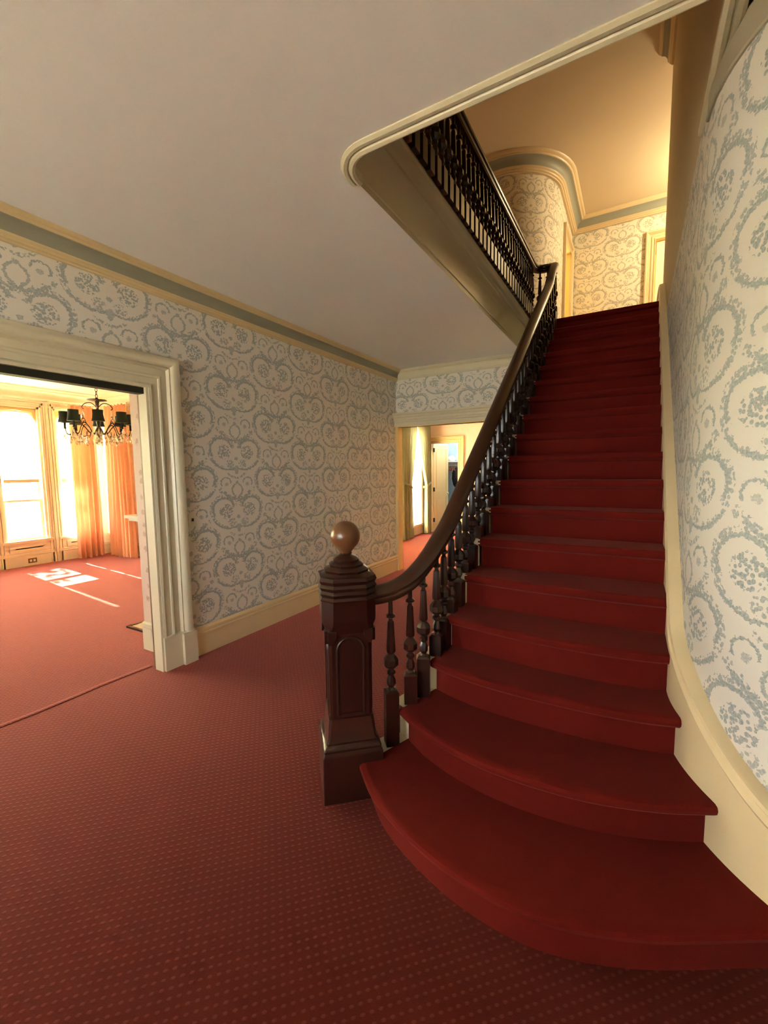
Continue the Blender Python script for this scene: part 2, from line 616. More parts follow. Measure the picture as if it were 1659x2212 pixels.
def resample(pts, n):
    P = [np.array(p, float) for p in pts]
    d = [0.0]
    for a, b in zip(P[:-1], P[1:]):
        d.append(d[-1] + np.linalg.norm(b - a))
    out = []
    A = np.array(P)
    for t in np.linspace(0, d[-1], n):
        out.append(tuple(float(np.interp(t, d, A[:, k])) for k in range(A.shape[1])))
    return out


def smooth_curve(pts, n):
    """Catmull-Rom through the points, resampled evenly"""
    P = [np.array(p, float) for p in pts]
    Q = []
    for i in range(len(P) - 1):
        p0, p1, p2, p3 = P[max(i - 1, 0)], P[i], P[i + 1], P[min(i + 2, len(P) - 1)]
        for k in range(12):
            t = k / 12
            Q.append(0.5 * ((2 * p1) + (-p0 + p2) * t + (2 * p0 - 5 * p1 + 4 * p2 - p3) * t * t + (-p0 + 3 * p1 - 3 * p2 + p3) * t ** 3))
    Q.append(P[-1])
    return resample([tuple(q) for q in Q], n)


ST = dict(kind='structure')

# ================================================================== SETTING: ground floor shell
mb = MB()
mb.box(-9.4, 3.2, YF - 0.3, 11.4, -0.2, 0.0)
FLOOR = mb.build('floor', 'carpet', **ST)
OY0_ = -0.35

mb = MB()
mb.sweep([((-3.335 + 0.008 * math.sin(k * 1.7), OY0_ + (1.955 - OY0_) * k / 12, 0.0), (1, 0, 0), (0, 0, 1)) for k in range(13)], [(-0.05, -0.002), (-0.02, 0.003), (0.0, 0.0055), (0.012, 0.003), (0.016, -0.002)])
mb.build('carpet_seam', 'carpet', FLOOR)

# left wall: hall leaf and dining leaf, wide pocket-door opening
OY0, OY1, OZ = -0.35, 1.955, 2.185
mb = MB()
hm = {'+x': 1, '': 0}
for (y0, y1, z0, z1) in ((YF, OY0, 0, ZC), (OY0, OY1, OZ, ZC), (OY1, YB + 0.1, 0, ZC)):
    mb.box(-3.235, XL, y0, y1, z0, z1, hm)
dm = {'-y': 3, '+y': 3, '-x': 2, '': 0}
for (y0, y1, z0, z1) in ((YF, OY0 - 0.19, 0, ZC), (OY0 - 0.19, OY1 + 0.19, OZ + 0.14, ZC), (OY1 + 0.19, YB + 0.1, 0, ZC)):
    mb.box(XLD, -3.236, y0, y1, z0, z1, dm)
mb.build('wall_left', ['cream', 'paper', 'din_wall', 'paper_din'], **ST)

# back wall of the hall with its wide opening to the rear room
BX0, BX1, BZ = -3.135, -1.45, 2.205
mb = MB()
bm_ = {'-y': 1, '+y': 2, '': 0}
for (x0, x1, z0, z1) in ((-4.7, BX0, 0, ZC), (BX0, BX1, BZ, ZC), (BX1, 1.6, 0, ZC)):
    mb.box(x0, x1, YB, YB + 0.1, z0, z1, bm_)
mb.build('wall_back', ['cream', 'paper', 'pink'], **ST)

# right wall: straight along the stairs, then flaring away in a quarter round
ARC_C, ARC_R = (0.998, 2.25), 0.793
wpath = [(XR, 6.2), (XR, 5.0), (XR, 4.0), (XR, 3.0), (XR, 2.5)]
for k in range(0, 19):
    t = R(k * 4.6)
    wpath.append((ARC_C[0] - ARC_R * math.cos(t), ARC_C[1] - ARC_R * math.sin(t)))
wpath.append((1.6, wpath[-1][1] - 0.05))
wpath.append((3.1, wpath[-1][1] - 0.05))
fr = plan_frames(wpath, 0.0, 1)      # travel is toward -Y: left of travel points to +X (into the wall)
mb = MB()
s_ = 0.0
rows, uvr = [], []
for i, (p, a, b) in enumerate(fr):
    if i:
        s_ += (fr[i][0] - fr[i - 1][0]).length
    rows.append([p, p + Vector((0, 0, ZC))])
    uvr.append([(1.1 - s_, 0.0), (1.1 - s_, ZC)])
mb.grid(rows, 0, False, uvr)
mb.grid([[p + a * 0.14, p + a * 0.14 + Vector((0, 0, ZC))] for p, a, b in fr], 1)
mb.build('wall_right', ['paper', 'cream'], **ST)
# upper part of the stair wall, plain plaster, ends at the landing
mb = MB()
mb.box(XR, XR + 0.14, YF, 6.15, ZC, ZC2, 0)
mb.build('wall_stair_upper', 'plain', **ST)
mb = MB()
mb.box(3.1, 3.2, YF, 11.4, 0, ZC2, 0)
mb.build('wall_right_far', 'pink', **ST)

# front wall behind the viewer: entrance with side lights, unseen glazing sized to brighten the hall
mb = MB()
FX0, FX1 = -2.75, -0.45
for (x0, x1, z0, z1) in ((-9.4, FX0, 0, ZC), (FX0, FX1, 2.62, ZC), (FX1, 3.2, 0, ZC), (-9.4, 3.2, ZC, ZC2)):
    mb.box(x0, x1, YF - 0.2, YF, z0, z1, {'+y': 1, '': 0})
mb.build('wall_front', ['cream', 'paper'], **ST)
area('entrance_portal', ((FX0 + FX1) / 2, YF - 0.05, 1.32), (0, 1, 0), FX1 - FX0, 2.6, 1, (1, 1, 1), True)
fd = empty('door_1', (0, 0, 0), **ST)
mb = MB()
for x in (FX0, FX0 + 0.55, FX1 - 0.55, FX1 - 0.07):
    mb.box(x, x + 0.07, YF - 0.14, YF - 0.04, 0, 2.62)
mb.box(FX0, FX1, YF - 0.14, YF - 0.04, 2.55, 2.62)
mb.box(FX0, FX1, YF - 0.14, YF - 0.04, 2.1, 2.17)
mb.build('door_frame', 'cream', fd)
mb = MB()
xa, xb = FX0 + 0.62, FX1 - 0.55
mb.box(xa, xb, YF - 0.11, YF - 0.07, 0.0, 1.2)
mb.box(xa, xa + 0.13, YF - 0.11, YF - 0.07, 1.2, 2.1)
mb.box(xb - 0.13, xb, YF - 0.11, YF - 0.07, 1.2, 2.1)
mb.box(xa, xb, YF - 0.11, YF - 0.07, 1.97, 2.1)
mb.build('door_leaf', 'wood', fd)
for x0, x1, z0, z1 in ((FX0 + 0.07, FX0 + 0.55, 0.3, 2.1), (FX1 - 0.48, FX1 - 0.07, 0.3, 2.1), (xa + 0.13, xb - 0.13, 1.2, 1.97), (FX0 + 0.07, FX1 - 0.07, 2.17, 2.55)):
    MB().box(x0, x1, YF - 0.1, YF - 0.09, z0, z1).build('pane', 'glass', fd)
for x0, x1 in ((FX0 + 0.07, FX0 + 0.55), (FX1 - 0.48, FX1 - 0.07)):
    MB().box(x0, x1, YF - 0.12, YF - 0.06, 0.02, 0.3).build('side_panel', 'cream', fd)
# unseen porch roof and valance, added to block sky; pale ground bounces light up
mb = MB()
mb.box(-5.0, 2.0, YF - 3.6, YF - 0.2, 2.75, 2.95)
mb.box(-5.0, 2.0, YF - 3.6, YF - 3.5, 2.3, 2.75)
mb.build('ceiling_porch', 'cream', **ST)
MB().box(-5.0, 2.0, YF - 3.6, YF - 0.2, -0.3, -0.05).build('floor_porch', 'hearth', **ST)
MB().box(-40, 40, -40, YF - 3.6, -0.9, -0.8).build('ground_drive', 'hearth', **ST)  # pale unseen ground, added to bounce light up to the hall ceiling

# hall ceiling with the stairwell opening; it is also the upper floor
WX0, WY0 = -1.29, 1.79
mb = MB()
cz = {'-z': 0, '+z': 1, '': 2}
mb.box(XL - 0.25, WX0, YF, YB + 0.1, ZC, ZF2, cz)
mb.box(WX0, 0.22, YF, WY0, ZC, ZF2, cz)
mb.box(0.22, 3.2, YF, 2.6, ZC, ZF2, cz)
mb.box(0.36, 3.2, 2.6, 11.4, ZC, ZF2, cz)
mb.box(-4.7, WX0, YB + 0.1, 11.4, ZC, ZF2, cz)
mb.box(WX0, 0.36, 5.70, 11.4, ZC, ZF2, cz)
# rounded corner of the opening
RC = 0.17
pts = [(WX0, WY0)] + [(WX0 + RC - RC * math.sin(R(a)), WY0 + RC - RC * math.cos(R(a))) for a in range(0, 91, 9)][::-1]
mb.poly(pts, ZC, ZF2, 0)
mb.build('ceiling', ['ceiling', 'carpet', 'fascia'], **ST)

# dining room shell
mb = MB()
mb.box(-9.4, XLD, YF, YD + 0.2, ZC, ZC + 0.2)
mb.build('ceiling_dining', 'ceiling_din', **ST)
WIN = [(-1.05, -0.38), (-0.05, 0.62), (0.95, 1.62), (1.95, 2.62), (2.95, 3.585), (3.79, 4.32)]  # first four are unseen windows, added to bring in more daylight
WZ0, WZ1 = 0.43, 2.72
mb = MB()
ys = YF
for a, b in WIN:
    mb.box(XD - 0.2, XD, ys, a, 0, ZC)
    mb.box(XD - 0.2, XD, a, b, 0, WZ0)
    mb.box(XD - 0.2, XD, a, b, WZ1, ZC)
    ys = b
mb.box(XD - 0.2, XD, ys, YD + 0.2, 0, ZC)
mb.build('wall_dining_window', 'din_trim', **ST)
SX0, SX1 = -8.86, -8.30
mb = MB()
for (x0, x1, z0, z1) in ((XD, SX0, 0, ZC), (SX0, SX1, 0, WZ0), (SX0, SX1, WZ1, ZC), (SX1, XLD, 0, ZC)):
    mb.box(x0, x1, YD, YD + 0.2, z0, z1)
mb.build('wall_dining_side', 'din_trim', **ST)
MB().box(-9.4, XLD, YF - 0.2, YF, 0, ZC).build('wall_dining_front', 'din_wall', **ST)

# rear room and closet
mb = MB()
RW0, RW1 = 8.72, 9.55
for (y0, y1, z0, z1) in ((YB + 0.1, 6.7, 0, ZC), (6.7, 7.7, 0, 0.25), (6.7, 7.7, 2.62, ZC), (7.7, RW0, 0, ZC), (RW0, RW1, 0, 0.25), (RW0, RW1, 2.62, ZC), (RW1, 11.4, 0, ZC)):
    mb.box(-4.7, -4.5, y0, y1, z0, z1)
mb.build('wall_rear_window', 'pink', **ST)
CX0, CX1, CZ = -4.385, -3.655, 2.225
mb = MB()
for (x0, x1, z0, z1) in ((-4.5, CX0, 0, ZC), (CX0, CX1, CZ, ZC), (CX1, 0.4, 0, ZC)):
    mb.box(x0, x1, 9.9, 10.02, z0, z1, {'-y': 0, '': 1})
mb.build('wall_rear_closet', ['pink', 'blue'], **ST)
mb = MB()
mb.box(-4.5, -2.6, 11.25, 11.35, 0, ZC)
mb.box(-2.7, -2.6, 10.02, 11.25, 0, ZC)
mb.build('wall_closet_inner', 'blue', **ST)
MB().box(0.3, 0.4, YB + 0.1, 9.9, 0, ZC).build('wall_rear_side', 'pink', **ST)

# ================================================================== upper floor shell
mb = MB()
mb.box(-4.2, 3.2, YF, 11.4, ZC2, ZC2 + 0.2)
mb.build('ceiling_upper', 'ceiling_up', **ST)
UP = [(-4.2, 6.78), (-1.98, 6.78)] + [(-1.93 + 0.77 * math.sin(R(a)), 7.55 - 0.77 * math.cos(R(a))) for a in range(6, 91, 7)] 
UDY0, UDY1, UDZ = 8.16, 8.88, ZF2 + 2.12
mb = MB()
fr = plan_frames(UP, 0.0, 1)
s_ = 0
rows, uvr = [], []
for i, (p, a, b) in enumerate(fr):
    if i:
        s_ += (fr[i][0] - fr[i - 1][0]).length
    rows.append([p + Vector((0, 0, ZF2)), p + Vector((0, 0, ZC2))])
    uvr.append([(s_, ZF2), (s_, ZC2)])
mb.grid(rows, 0, False, uvr)
for (y0, y1, z0, z1) in ((7.55, UDY0, ZF2, ZC2), (UDY0, UDY1, UDZ, ZC2), (UDY1, 9.1, ZF2, ZC2)):
    mb.box(-1.30, -1.16, y0, y1, z0, z1, {'+x': 0, '': 1})
mb.build('wall_upper_curved', ['paper_up', 'amber_room'], **ST)
mb = MB()
FDX0, FDX1 = 0.17, 1.0
for (x0, x1, z0, z1) in ((-1.30, FDX0, ZF2, ZC2), (FDX0, FDX1, UDZ, ZC2), (FDX1, 3.2, ZF2, ZC2)):
    mb.box(x0, x1, 9.1, 9.25, z0, z1, {'-y': 0, '': 1})
mb.build('wall_upper_back', ['paper_up', 'amber_room'], **ST)
mb = MB()
mb.box(-4.2, -4.05, YF, 11.4, ZC, ZC2)
mb.box(-4.2, 3.2, 11.25, 11.4, ZC, ZC2)
mb.build('wall_upper_outer', 'amber_room', **ST)

# ================================================================== mouldings
def trim(name, frames, prof, mats, segmats=None, close=True, caps=True):
    mb = MB()
    mb.sweep(frames, prof, 0, close, caps, segmats)
    o = mb.build(name, mats, **ST)
    return recalc(o)


# cornice: beige steps, grey-green cove, beige top (x = out from wall, y = up from ceiling)
def cornice(w, h):
    pr = [(0, -h), (0.14 * w, -h), (0.16 * w, -0.93 * h), (0.24 * w, -0.90 * h), (0.27 * w, -0.82 * h), (0.34 * w, -0.78 * h)]
    sm = [0] * 5
    for k in range(0, 7):
        t = R(90 * k / 6)
        pr.append((0.38 * w + 0.36 * w * (1 - math.cos(t)), -0.72 * h + 0.46 * h * math.sin(t)))
        sm.append(1 if k else 0)
    pr += [(0.78 * w, -0.24 * h), (0.82 * w, -0.17 * h), (0.92 * w, -0.13 * h), (0.97 * w, -0.07 * h), (w, -0.002), (0, -0.002)]
    sm += [0] * 7
    return pr, sm[:len(pr)]


pr, sm = cornice(0.15, 0.15)
trim('trim_1', plan_frames([(XL, YF + 0.01), (XL, YB)], ZC, -1), pr, ['beige', 'greygreen'], sm)
pr2, sm2 = cornice(0.12, 0.13)
trim('trim_2', plan_frames([(XL + 0.02, YB), (1.0, YB)], ZC, -1), pr2, ['cream', 'cream'], sm2)
# upper hall cornice follows the curved wall
pru, smu = cornice(0.24, 0.20)
trim('trim_3', plan_frames(UP + [(-1.16, 9.1), (3.0, 9.1)], ZC2, -1), pru, ['beige', 'greygreen'], smu)
prw, smw = cornice(0.15, 0.17)
trim('trim_4', plan_frames([(XR, 6.0), (XR, YF + 0.3)], ZC2, -1), prw, ['beige', 'greygreen'], smw)

# skirting on the left wall and the rear wall
skirt = [(0, 0), (0.022, 0), (0.022, 0.172), (0.032, 0.178), (0.034, 0.192), (0.025, 0.2), (0.03, 0.207), (0.03, 0.226), (0.014, 0.244), (0, 0.244)]
trim('baseboard_left', plan_frames([(XL, OY1 + 0.255), (XL, YB)], 0.0, -1), skirt, 'stringer')
trim('baseboard_back', plan_frames([(BX1 + 0.14, YB), (-1.0, YB)], 0.0, -1), skirt, 'stringer')
trim('baseboard_dining', plan_frames([(XD, YF + 0.02), (XD, YD), (XLD - 0.02, YD)], 0.0, -1), skirt, 'din_trim')
trim('baseboard_reveal', plan_frames([(XLD, OY1 + 0.19), (-3.237, OY1 + 0.19)], 0.0, -1), [(0, 0), (0.02, 0), (0.02, 0.2), (0.028, 0.21), (0.026, 0.24), (0, 0.25)], 'cream')

# wide moulded casing round the pocket-door opening
casing = [(0, 0), (0, 0.034), (0.018, 0.038), (0.03, 0.032), (0.034, 0.026), (0.075, 0.026), (0.08, 0.034), (0.092, 0.036), (0.1, 0.028), (0.106, 0.022), (0.15, 0.022), (0.156, 0.034), (0.164, 0.044), (0.176, 0.04), (0.184, 0.05), (0.2, 0.062), (0.225, 0.066), (0.245, 0.058), (0.252, 0.04), (0.252, 0)]


def casing_frames(inner, out):
    """inner: list of 3D points along the opening's edge; mitred; out: normal of the wall"""
    P = [Vector(p) for p in inner]
    out = Vector(out)
    fr = []
    for i in range(len(P)):
        d0 = (P[i] - P[i - 1]).normalized() if i else None
        d1 = (P[i + 1] - P[i]).normalized() if i < len(P) - 1 else None
        d0, d1 = d0 or d1, d1 or d0
        n = d0.cross(out) + d1.cross(out)
        n = n / (n.length ** 2 / 2)
        fr.append((P[i], n, out))
    return fr


trim('trim_5', casing_frames([(XL, OY0, 0), (XL, OY0, OZ), (XL, OY1, OZ), (XL, OY1, 0)], (1, 0, 0)), [(-a, b) for a, b in casing], 'cream')
for y0, y1 in ((OY1 - 0.006, OY1 + 0.262), (OY0 - 0.262, OY0 + 0.006)):
    mb = MB()
    mb.box(XL, XL + 0.05, y0, y1, 0, 0.27)
    ya, yb = (y0 + 0.15, y1) if y0 > 0 else (y0, y1 - 0.15)
    mb.box(XL, XL + 0.078, ya, yb, 0, 0.255)
    mb.build('trim_6', 'cream', **ST)
# jamb of the pocket door: boards either side of the slot, door edge inside, track overhead with slot shade in its colour
mb = MB()
mb.box(-3.238, XL + 0.03, OY1 - 0.02, OY1 + 0.001, 0, OZ)
mb.build('trim_7', 'cream', **ST)
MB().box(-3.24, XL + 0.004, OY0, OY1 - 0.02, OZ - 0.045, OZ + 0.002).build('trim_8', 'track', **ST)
MB().box(-3.28, -3.245, OY1 - 0.006, OY1 + 0.18, 0.01, OZ - 0.042).build('door_2', 'door_edge', **ST)

# casing of the rear opening: flat jambs and a projecting entablature
mb = MB()
mb.box(XL, BX0 + 0.012, YB - 0.03, YB + 0.105, 0, BZ + 0.02)
mb.box(BX1 - 0.012, BX1 + 0.14, YB - 0.035, YB + 0.105, 0, BZ + 0.02)
mb.box(XL, BX1 + 0.14, YB - 0.035, YB + 0.105, BZ, BZ + 0.03)
mb.build('trim_9', 'door_paint', **ST)
ent = [(0, 0), (0.05, 0), (0.05, 0.05), (0.062, 0.056), (0.062, 0.08), (0.07, 0.086), (0.072, 0.118), (0.088, 0.13), (0.095, 0.15), (0.118, 0.165), (0.125, 0.188), (0, 0.188)]
trim('trim_10', plan_frames([(XL - 0.0, YB), (BX1 + 0.2, YB)], BZ + 0.012, -1), ent, 'cream')

# bead round the stairwell opening (front edge, rounded corner, wall side)
bead = [(-0.035, 0.012), (-0.035, -0.006), (-0.022, -0.016), (-0.006, -0.016), (0.0, -0.008), (0.006, -0.02), (0.02, -0.026), (0.034, -0.018), (0.036, 0.0), (0.03, 0.03), (0, 0.03)]
bp = [(0.22, WY0)] + [(x, WY0) for x in (-0.3, -0.8)] + [(WX0 + RC - RC * math.sin(R(a)), WY0 + RC - RC * math.cos(R(a))) for a in range(0, 91, 10)]
bp = [bp[0], bp[1], bp[2]] + bp[3:]
trim('trim_11', plan_frames([(0.225, 2.5), (0.225, WY0)], ZC, 1), [(-a, b) for a, b in bead], 'cream')
trim('trim_12', plan_frames(bp + [(WX0, WY0 + RC + 0.03)], ZC, -1), bead, 'cream')
# coved fascia along the well, from the ceiling edge up to the floor nosing of the landing balustrade
fas = [(0, 0), (0.004, 0.03), (0.012, 0.034), (0.014, 0.05), (0.022, 0.09), (0.04, 0.14), (0.068, 0.185), (0.088, 0.205), (0.09, 0.222), (0.105, 0.226), (0.118, 0.238), (0.13, 0.25), (0.15, 0.256), (0.158, 0.27), (0.154, 0.288), (0.0, 0.288)]
trim('trim_13', plan_frames([(WX0, WY0 + 0.1), (WX0, 5.62)], ZC, -1), fas, 'fascia')
# small cornice where the flared wall meets the ceiling
cw = [(x, y) for x, y in wpath if y < 2.27 and x < 2]
trim('trim_14', plan_frames(cw, ZC, -1), [(0, -0.12), (0.008, -0.12), (0.012, -0.112), (0.008, -0.104), (0.006, -0.001), (0, -0.001)], 'greige')

# skirting of the stair wall, raked with the flight then sweeping round the flare
spath, sz = [], []
for y in np.linspace(6.15, 2.27, 40):
    spath.append((XR, float(y)))
    zz = min(nosing(y) + 0.20, ZF2 + 0.22)
    if y < 2.6:
        zz = nosing(y) + 0.20 - 0.03 * (2.6 - y) / 0.33
    sz.append(zz)
tt = [0, 8.3, 17, 26.3, 35.5, 42.2, 60, 80]
tz = [0.925, 0.83, 0.751, 0.654, 0.565, 0.508, 0.41, 0.36]
for k in range(1, 41):
    t = k * 2.0
    spath.append((ARC_C[0] - ARC_R * math.cos(R(t)), ARC_C[1] - ARC_R * math.sin(R(t))))
    sz.append(float(np.interp(t, tt, tz)))
sz2 = [sum(sz[max(0, i - 2):i + 3]) / len(sz[max(0, i - 2):i + 3]) for i in range(len(sz))]
fr = plan_frames(spath, sz2, -1)
cap = [(0.0, 0.0), (0.036, 0.0), (0.05, -0.008), (0.053, -0.022), (0.045, -0.032), (0.052, -0.04), (0.057, -0.052), (0.05, -0.066), (0.045, -0.07), (0.0, -0.07)]
mb = MB()
mb.sweep(fr, cap, 0)
brd = []
for p, a, b in fr:
    z1 = p.z - 0.066
    z0 = max(-0.0, min(z1 - 0.02, z1 - 0.62))
    brd.append((p, a, z0, z1))
mb.grid([[Vector((p.x, p.y, z1)) + a * 0.0, Vector((p.x, p.y, z1)) + a * 0.045, Vector((p.x, p.y, z0)) + a * 0.045, Vector((p.x, p.y, z0))] for p, a, z0, z1 in brd], 0, True)
recalc(mb.build('baseboard_right', 'stringer', **ST))

# ================================================================== STAIRCASE
K = 41
RC_ = {1: [(-1.03, 1.62), (-0.9, 1.505), (-0.762, 1.428), (-0.611, 1.369), (-0.468, 1.332), (-0.305, 1.318), (-0.163, 1.335), (-0.032, 1.378), (0.094, 1.435), (0.217, 1.505), (0.34, 1.58), (0.455, 1.645)],
       2: [(-0.945, 1.852), (-0.8, 1.765), (-0.602, 1.697), (-0.395, 1.668), (-0.135, 1.685), (0.094, 1.752), (0.275, 1.84)],
       3: [(-0.885, 2.07), (-0.7, 2.012), (-0.475, 1.985), (-0.171, 1.985), (0.05, 2.01), (0.19, 2.05)],
       4: [(-0.87, 2.255), (-0.528, 2.195), (-0.194, 2.18), (0.03, 2.2), (0.165, 2.235)],
       5: [(-0.865, 2.495), (-0.5, 2.455), (-0.1, 2.45), (0.162, 2.47)]}
for n in range(6, 19):
    y = Y3 + RUN * (n - 3) + 0.04
    RC_[n] = [(-0.866, y), (0.16, y)]
RCS = {n: smooth_curve(c, K) if n < 6 else resample(c, K) for n, c in RC_.items()}
RCS[19] = [(x, 5.62 + 0.6) for x, y in RCS[18]]

stair = empty('staircase', (-0.35, 1.6, 0), label='straight flight of red carpeted stairs with a curving bottom step', category='staircase')


def P0(o):
    return o


for n in range(1, 19):
    c, back = RCS[n], RCS[n + 1]
    ov = 0.055 if n < 5 else 0.036
    z0, z1 = RISE * (n - 1), RISE * n
    rows = []
    F = plan_frames(c, 0.0, -1)
    for i in range(K):
        x, y = c[i]
        a = F[i][1]
        nx, ny = a.x, a.y
        bx, by = back[i]
        if n >= 18:
            by = 5.75
        # keep the flared right ends inside the skirting
        prof = [(0, z0 - 0.0), (0, z1 - 0.06), (0.3 * ov, z1 - 0.052), (0.72 * ov, z1 - 0.046), (0.94 * ov, z1 - 0.034), (ov, z1 - 0.02), (0.93 * ov, z1 - 0.007), (0.72 * ov, z1 - 0.001), (0.4 * ov, z1)]
        row = [(x + nx * d, y + ny * d, z) for d, z in prof]
        row += [(bx, by + 0.03, z1), (bx, by + 0.03, z0), ]
        rows.append(row)
    mb = MB()
    mb.grid(rows, 0, True)
    nn = len(rows[0])
    mb.f.append(list(range(nn)))
    mb.f.append([(K - 1) * nn + k for k in range(nn)][::-1])
    mb.m += [0, 0]
    mb.uv += [None, None]
    o = mb.build('carpeted_step', 'runner', None, 28.0)
    recalc(o)
    o.parent = stair
    o.matrix_parent_inverse = Matrix.Translation(-stair.location)

# painted tread ends (cream) outside the carpet, with rounded return nosings
OUT = {1: (-1.115, 1.73), 2: (-1.04, 1.90), 3: (-0.995, 2.085), 4: (-0.975, 2.26)}
for n in range(5, 20):
    OUT[n] = (-0.97, Y3 + RUN * (n - 3) + 0.04)


def to_stair(o):
    o.parent = stair
    o.matrix_parent_inverse = Matrix.Translation(-stair.location)
    return o


for n in range(1, 18):
    a, b = RCS[n][0], RCS[n + 1][0]
    if n == 1:
        a = (-0.985, 1.70)
    A, B = OUT[n], OUT[n + 1]
    z1 = RISE * n - 0.004
    ya = 0.0 if n == 1 else -0.035
    mb = MB()
    inner = 0.012
    mb.poly([(a[0] + inner, a[1] + ya), (b[0] + inner, b[1]), (B[0], B[1]), (A[0], A[1] + ya)], z1 - 0.032, z1)
    mb.poly([(a[0] + inner, a[1]), (b[0] + inner, b[1] + 0.0), (B[0] + 0.02, B[1]), (A[0] + 0.02, A[1])], RISE * (n - 1) - 0.03, z1 - 0.032)
    # scotia under the return
    mb.tube([(A[0] + 0.012, A[1] + ya, z1 - 0.04), (B[0] + 0.012, B[1], z1 - 0.04)], 0.012, 6)
    to_stair(recalc(mb.build('tread_end', 'cream')))
# spandrel: closed side below the treads
mb = MB()
pts = []
for n in range(1, 19):
    p = OUT[n]
    pts.append((p[0] + 0.03, p[1], max(0.02, RISE * (n - 1) - 0.01)))
mb.grid([[(x, y, 0.0), (x, y, z)] for x, y, z in pts])
mb.grid([[(x + 0.05, y, 0.0), (x + 0.05, y, z)] for x, y, z in pts])
to_stair(mb.build('spandrel_panel', 'cream'))
# soffit of the flight
mb = MB()
mb.add([(-0.93, 2.9, 0.25), (0.2, 2.9, 0.25), (0.2, 5.6, 2.9), (-0.93, 5.6, 2.9)], [(0, 1, 2, 3)])
to_stair(mb.build('soffit', 'cream'))

# ================================================================== STAIR RAILING
NEWEL = (-1.182, 1.667)
NROT = R(42.5)
railing = empty('stair_railing', (NEWEL[0], NEWEL[1], 0), label='dark walnut stair railing with ball topped newel and turned balusters', category='railing')


def to_rail(o, par=None, base=None):
    o.parent = par or railing
    if par is None:
        o.matrix_parent_inverse = Matrix.Translation(-railing.location)
    return o


cs, sn = math.cos(NROT), math.sin(NROT)
EX, EY = Vector((cs, sn, 0)), Vector((-sn, cs, 0))    # EX to the right along the front face, EY inward (away from viewer)


def nw(x, y, z):
    return Vector((NEWEL[0], NEWEL[1], 0)) + EX * x + EY * y + Vector((0, 0, z))


def chsq(h, c):
    """square half-width h with chamfer c, 8 points"""
    return [(-h + c, -h), (h - c, -h), (h, -h + c), (h, h - c), (h - c, h), (-h + c, h), (-h, h - c), (-h, -h + c)]


def newel_loft(levels, name, mat, parent, angle=32.0):
    mb = MB()
    rows = [[nw(x, y, z) for x, y in chsq(h, c)] for h, c, z in levels]
    mb.grid(rows, 0, True)
    mb.f.append(list(range(8))[::-1])
    mb.f.append([(len(rows) - 1) * 8 + k for k in range(8)])
    mb.m += [0, 0]
    mb.uv += [None, None]
    o = mb.build(name, mat, None, angle)
    recalc(o)
    return to_rail(o, parent)


# shaft with arched sunk panels on its faces
post = newel_loft([(0.1, 0.014, 0.24), (0.1, 0.014, 0.80), (0.103, 0.014, 0.815), (0.108, 0.014, 0.82), (0.108, 0.016, 0.83)], 'newel_post', 'wood', None)
newel_loft([(0.142, 0.004, 0.0), (0.142, 0.004, 0.225), (0.14, 0.004, 0.235), (0.134, 0.004, 0.246), (0.136, 0.006, 0.256), (0.13, 0.006, 0.268), (0.12, 0.006, 0.275), (0.122, 0.008, 0.285), (0.114, 0.01, 0.30), (0.109, 0.012, 0.36), (0.105, 0.013, 0.392), (0.1, 0.014, 0.395)], 'plinth', 'wood', post)
newel_loft([(0.104, 0.02, 0.80), (0.112, 0.026, 0.815), (0.113, 0.03, 0.832), (0.124, 0.044, 0.852), (0.126, 0.048, 0.875), (0.126, 0.05, 0.955), (0.130, 0.052, 0.962), (0.122, 0.05, 0.975), (0.131, 0.054, 0.99), (0.124, 0.052, 1.004), (0.133, 0.056, 1.02), (0.126, 0.054, 1.034), (0.134, 0.056, 1.05), (0.128, 0.054, 1.066)], 'head_block', 'wood', post)
mb = MB()
mb.lathe([(0.128, 1.064), (0.118, 1.072), (0.108, 1.078), (0.112, 1.088), (0.096, 1.098), (0.082, 1.102), (0.086, 1.112), (0.074, 1.12), (0.062, 1.124), (0.066, 1.134), (0.054, 1.145), (0.036, 1.153), (0.028, 1.158), (0.03, 1.166)], 8, (NEWEL[0], NEWEL[1], 0), NROT + R(22.5))
to_rail(recalc(mb.build('cap', 'wood', None, 40.0)), post)
ballp = [(0.028, 1.163), (0.029, 1.17), (0.034, 1.176)]
for k in range(0, 15):
    a = -52 + 142 * k / 14
    ballp.append((max(0.0005, 0.071 * math.cos(R(a))), 1.245 + 0.071 * math.sin(R(a))))
mb = MB()
mb.lathe(ballp, 32, (NEWEL[0], NEWEL[1], 0))
to_rail(recalc(mb.build('ball_finial', 'wood_ball', None, 60.0)), post)
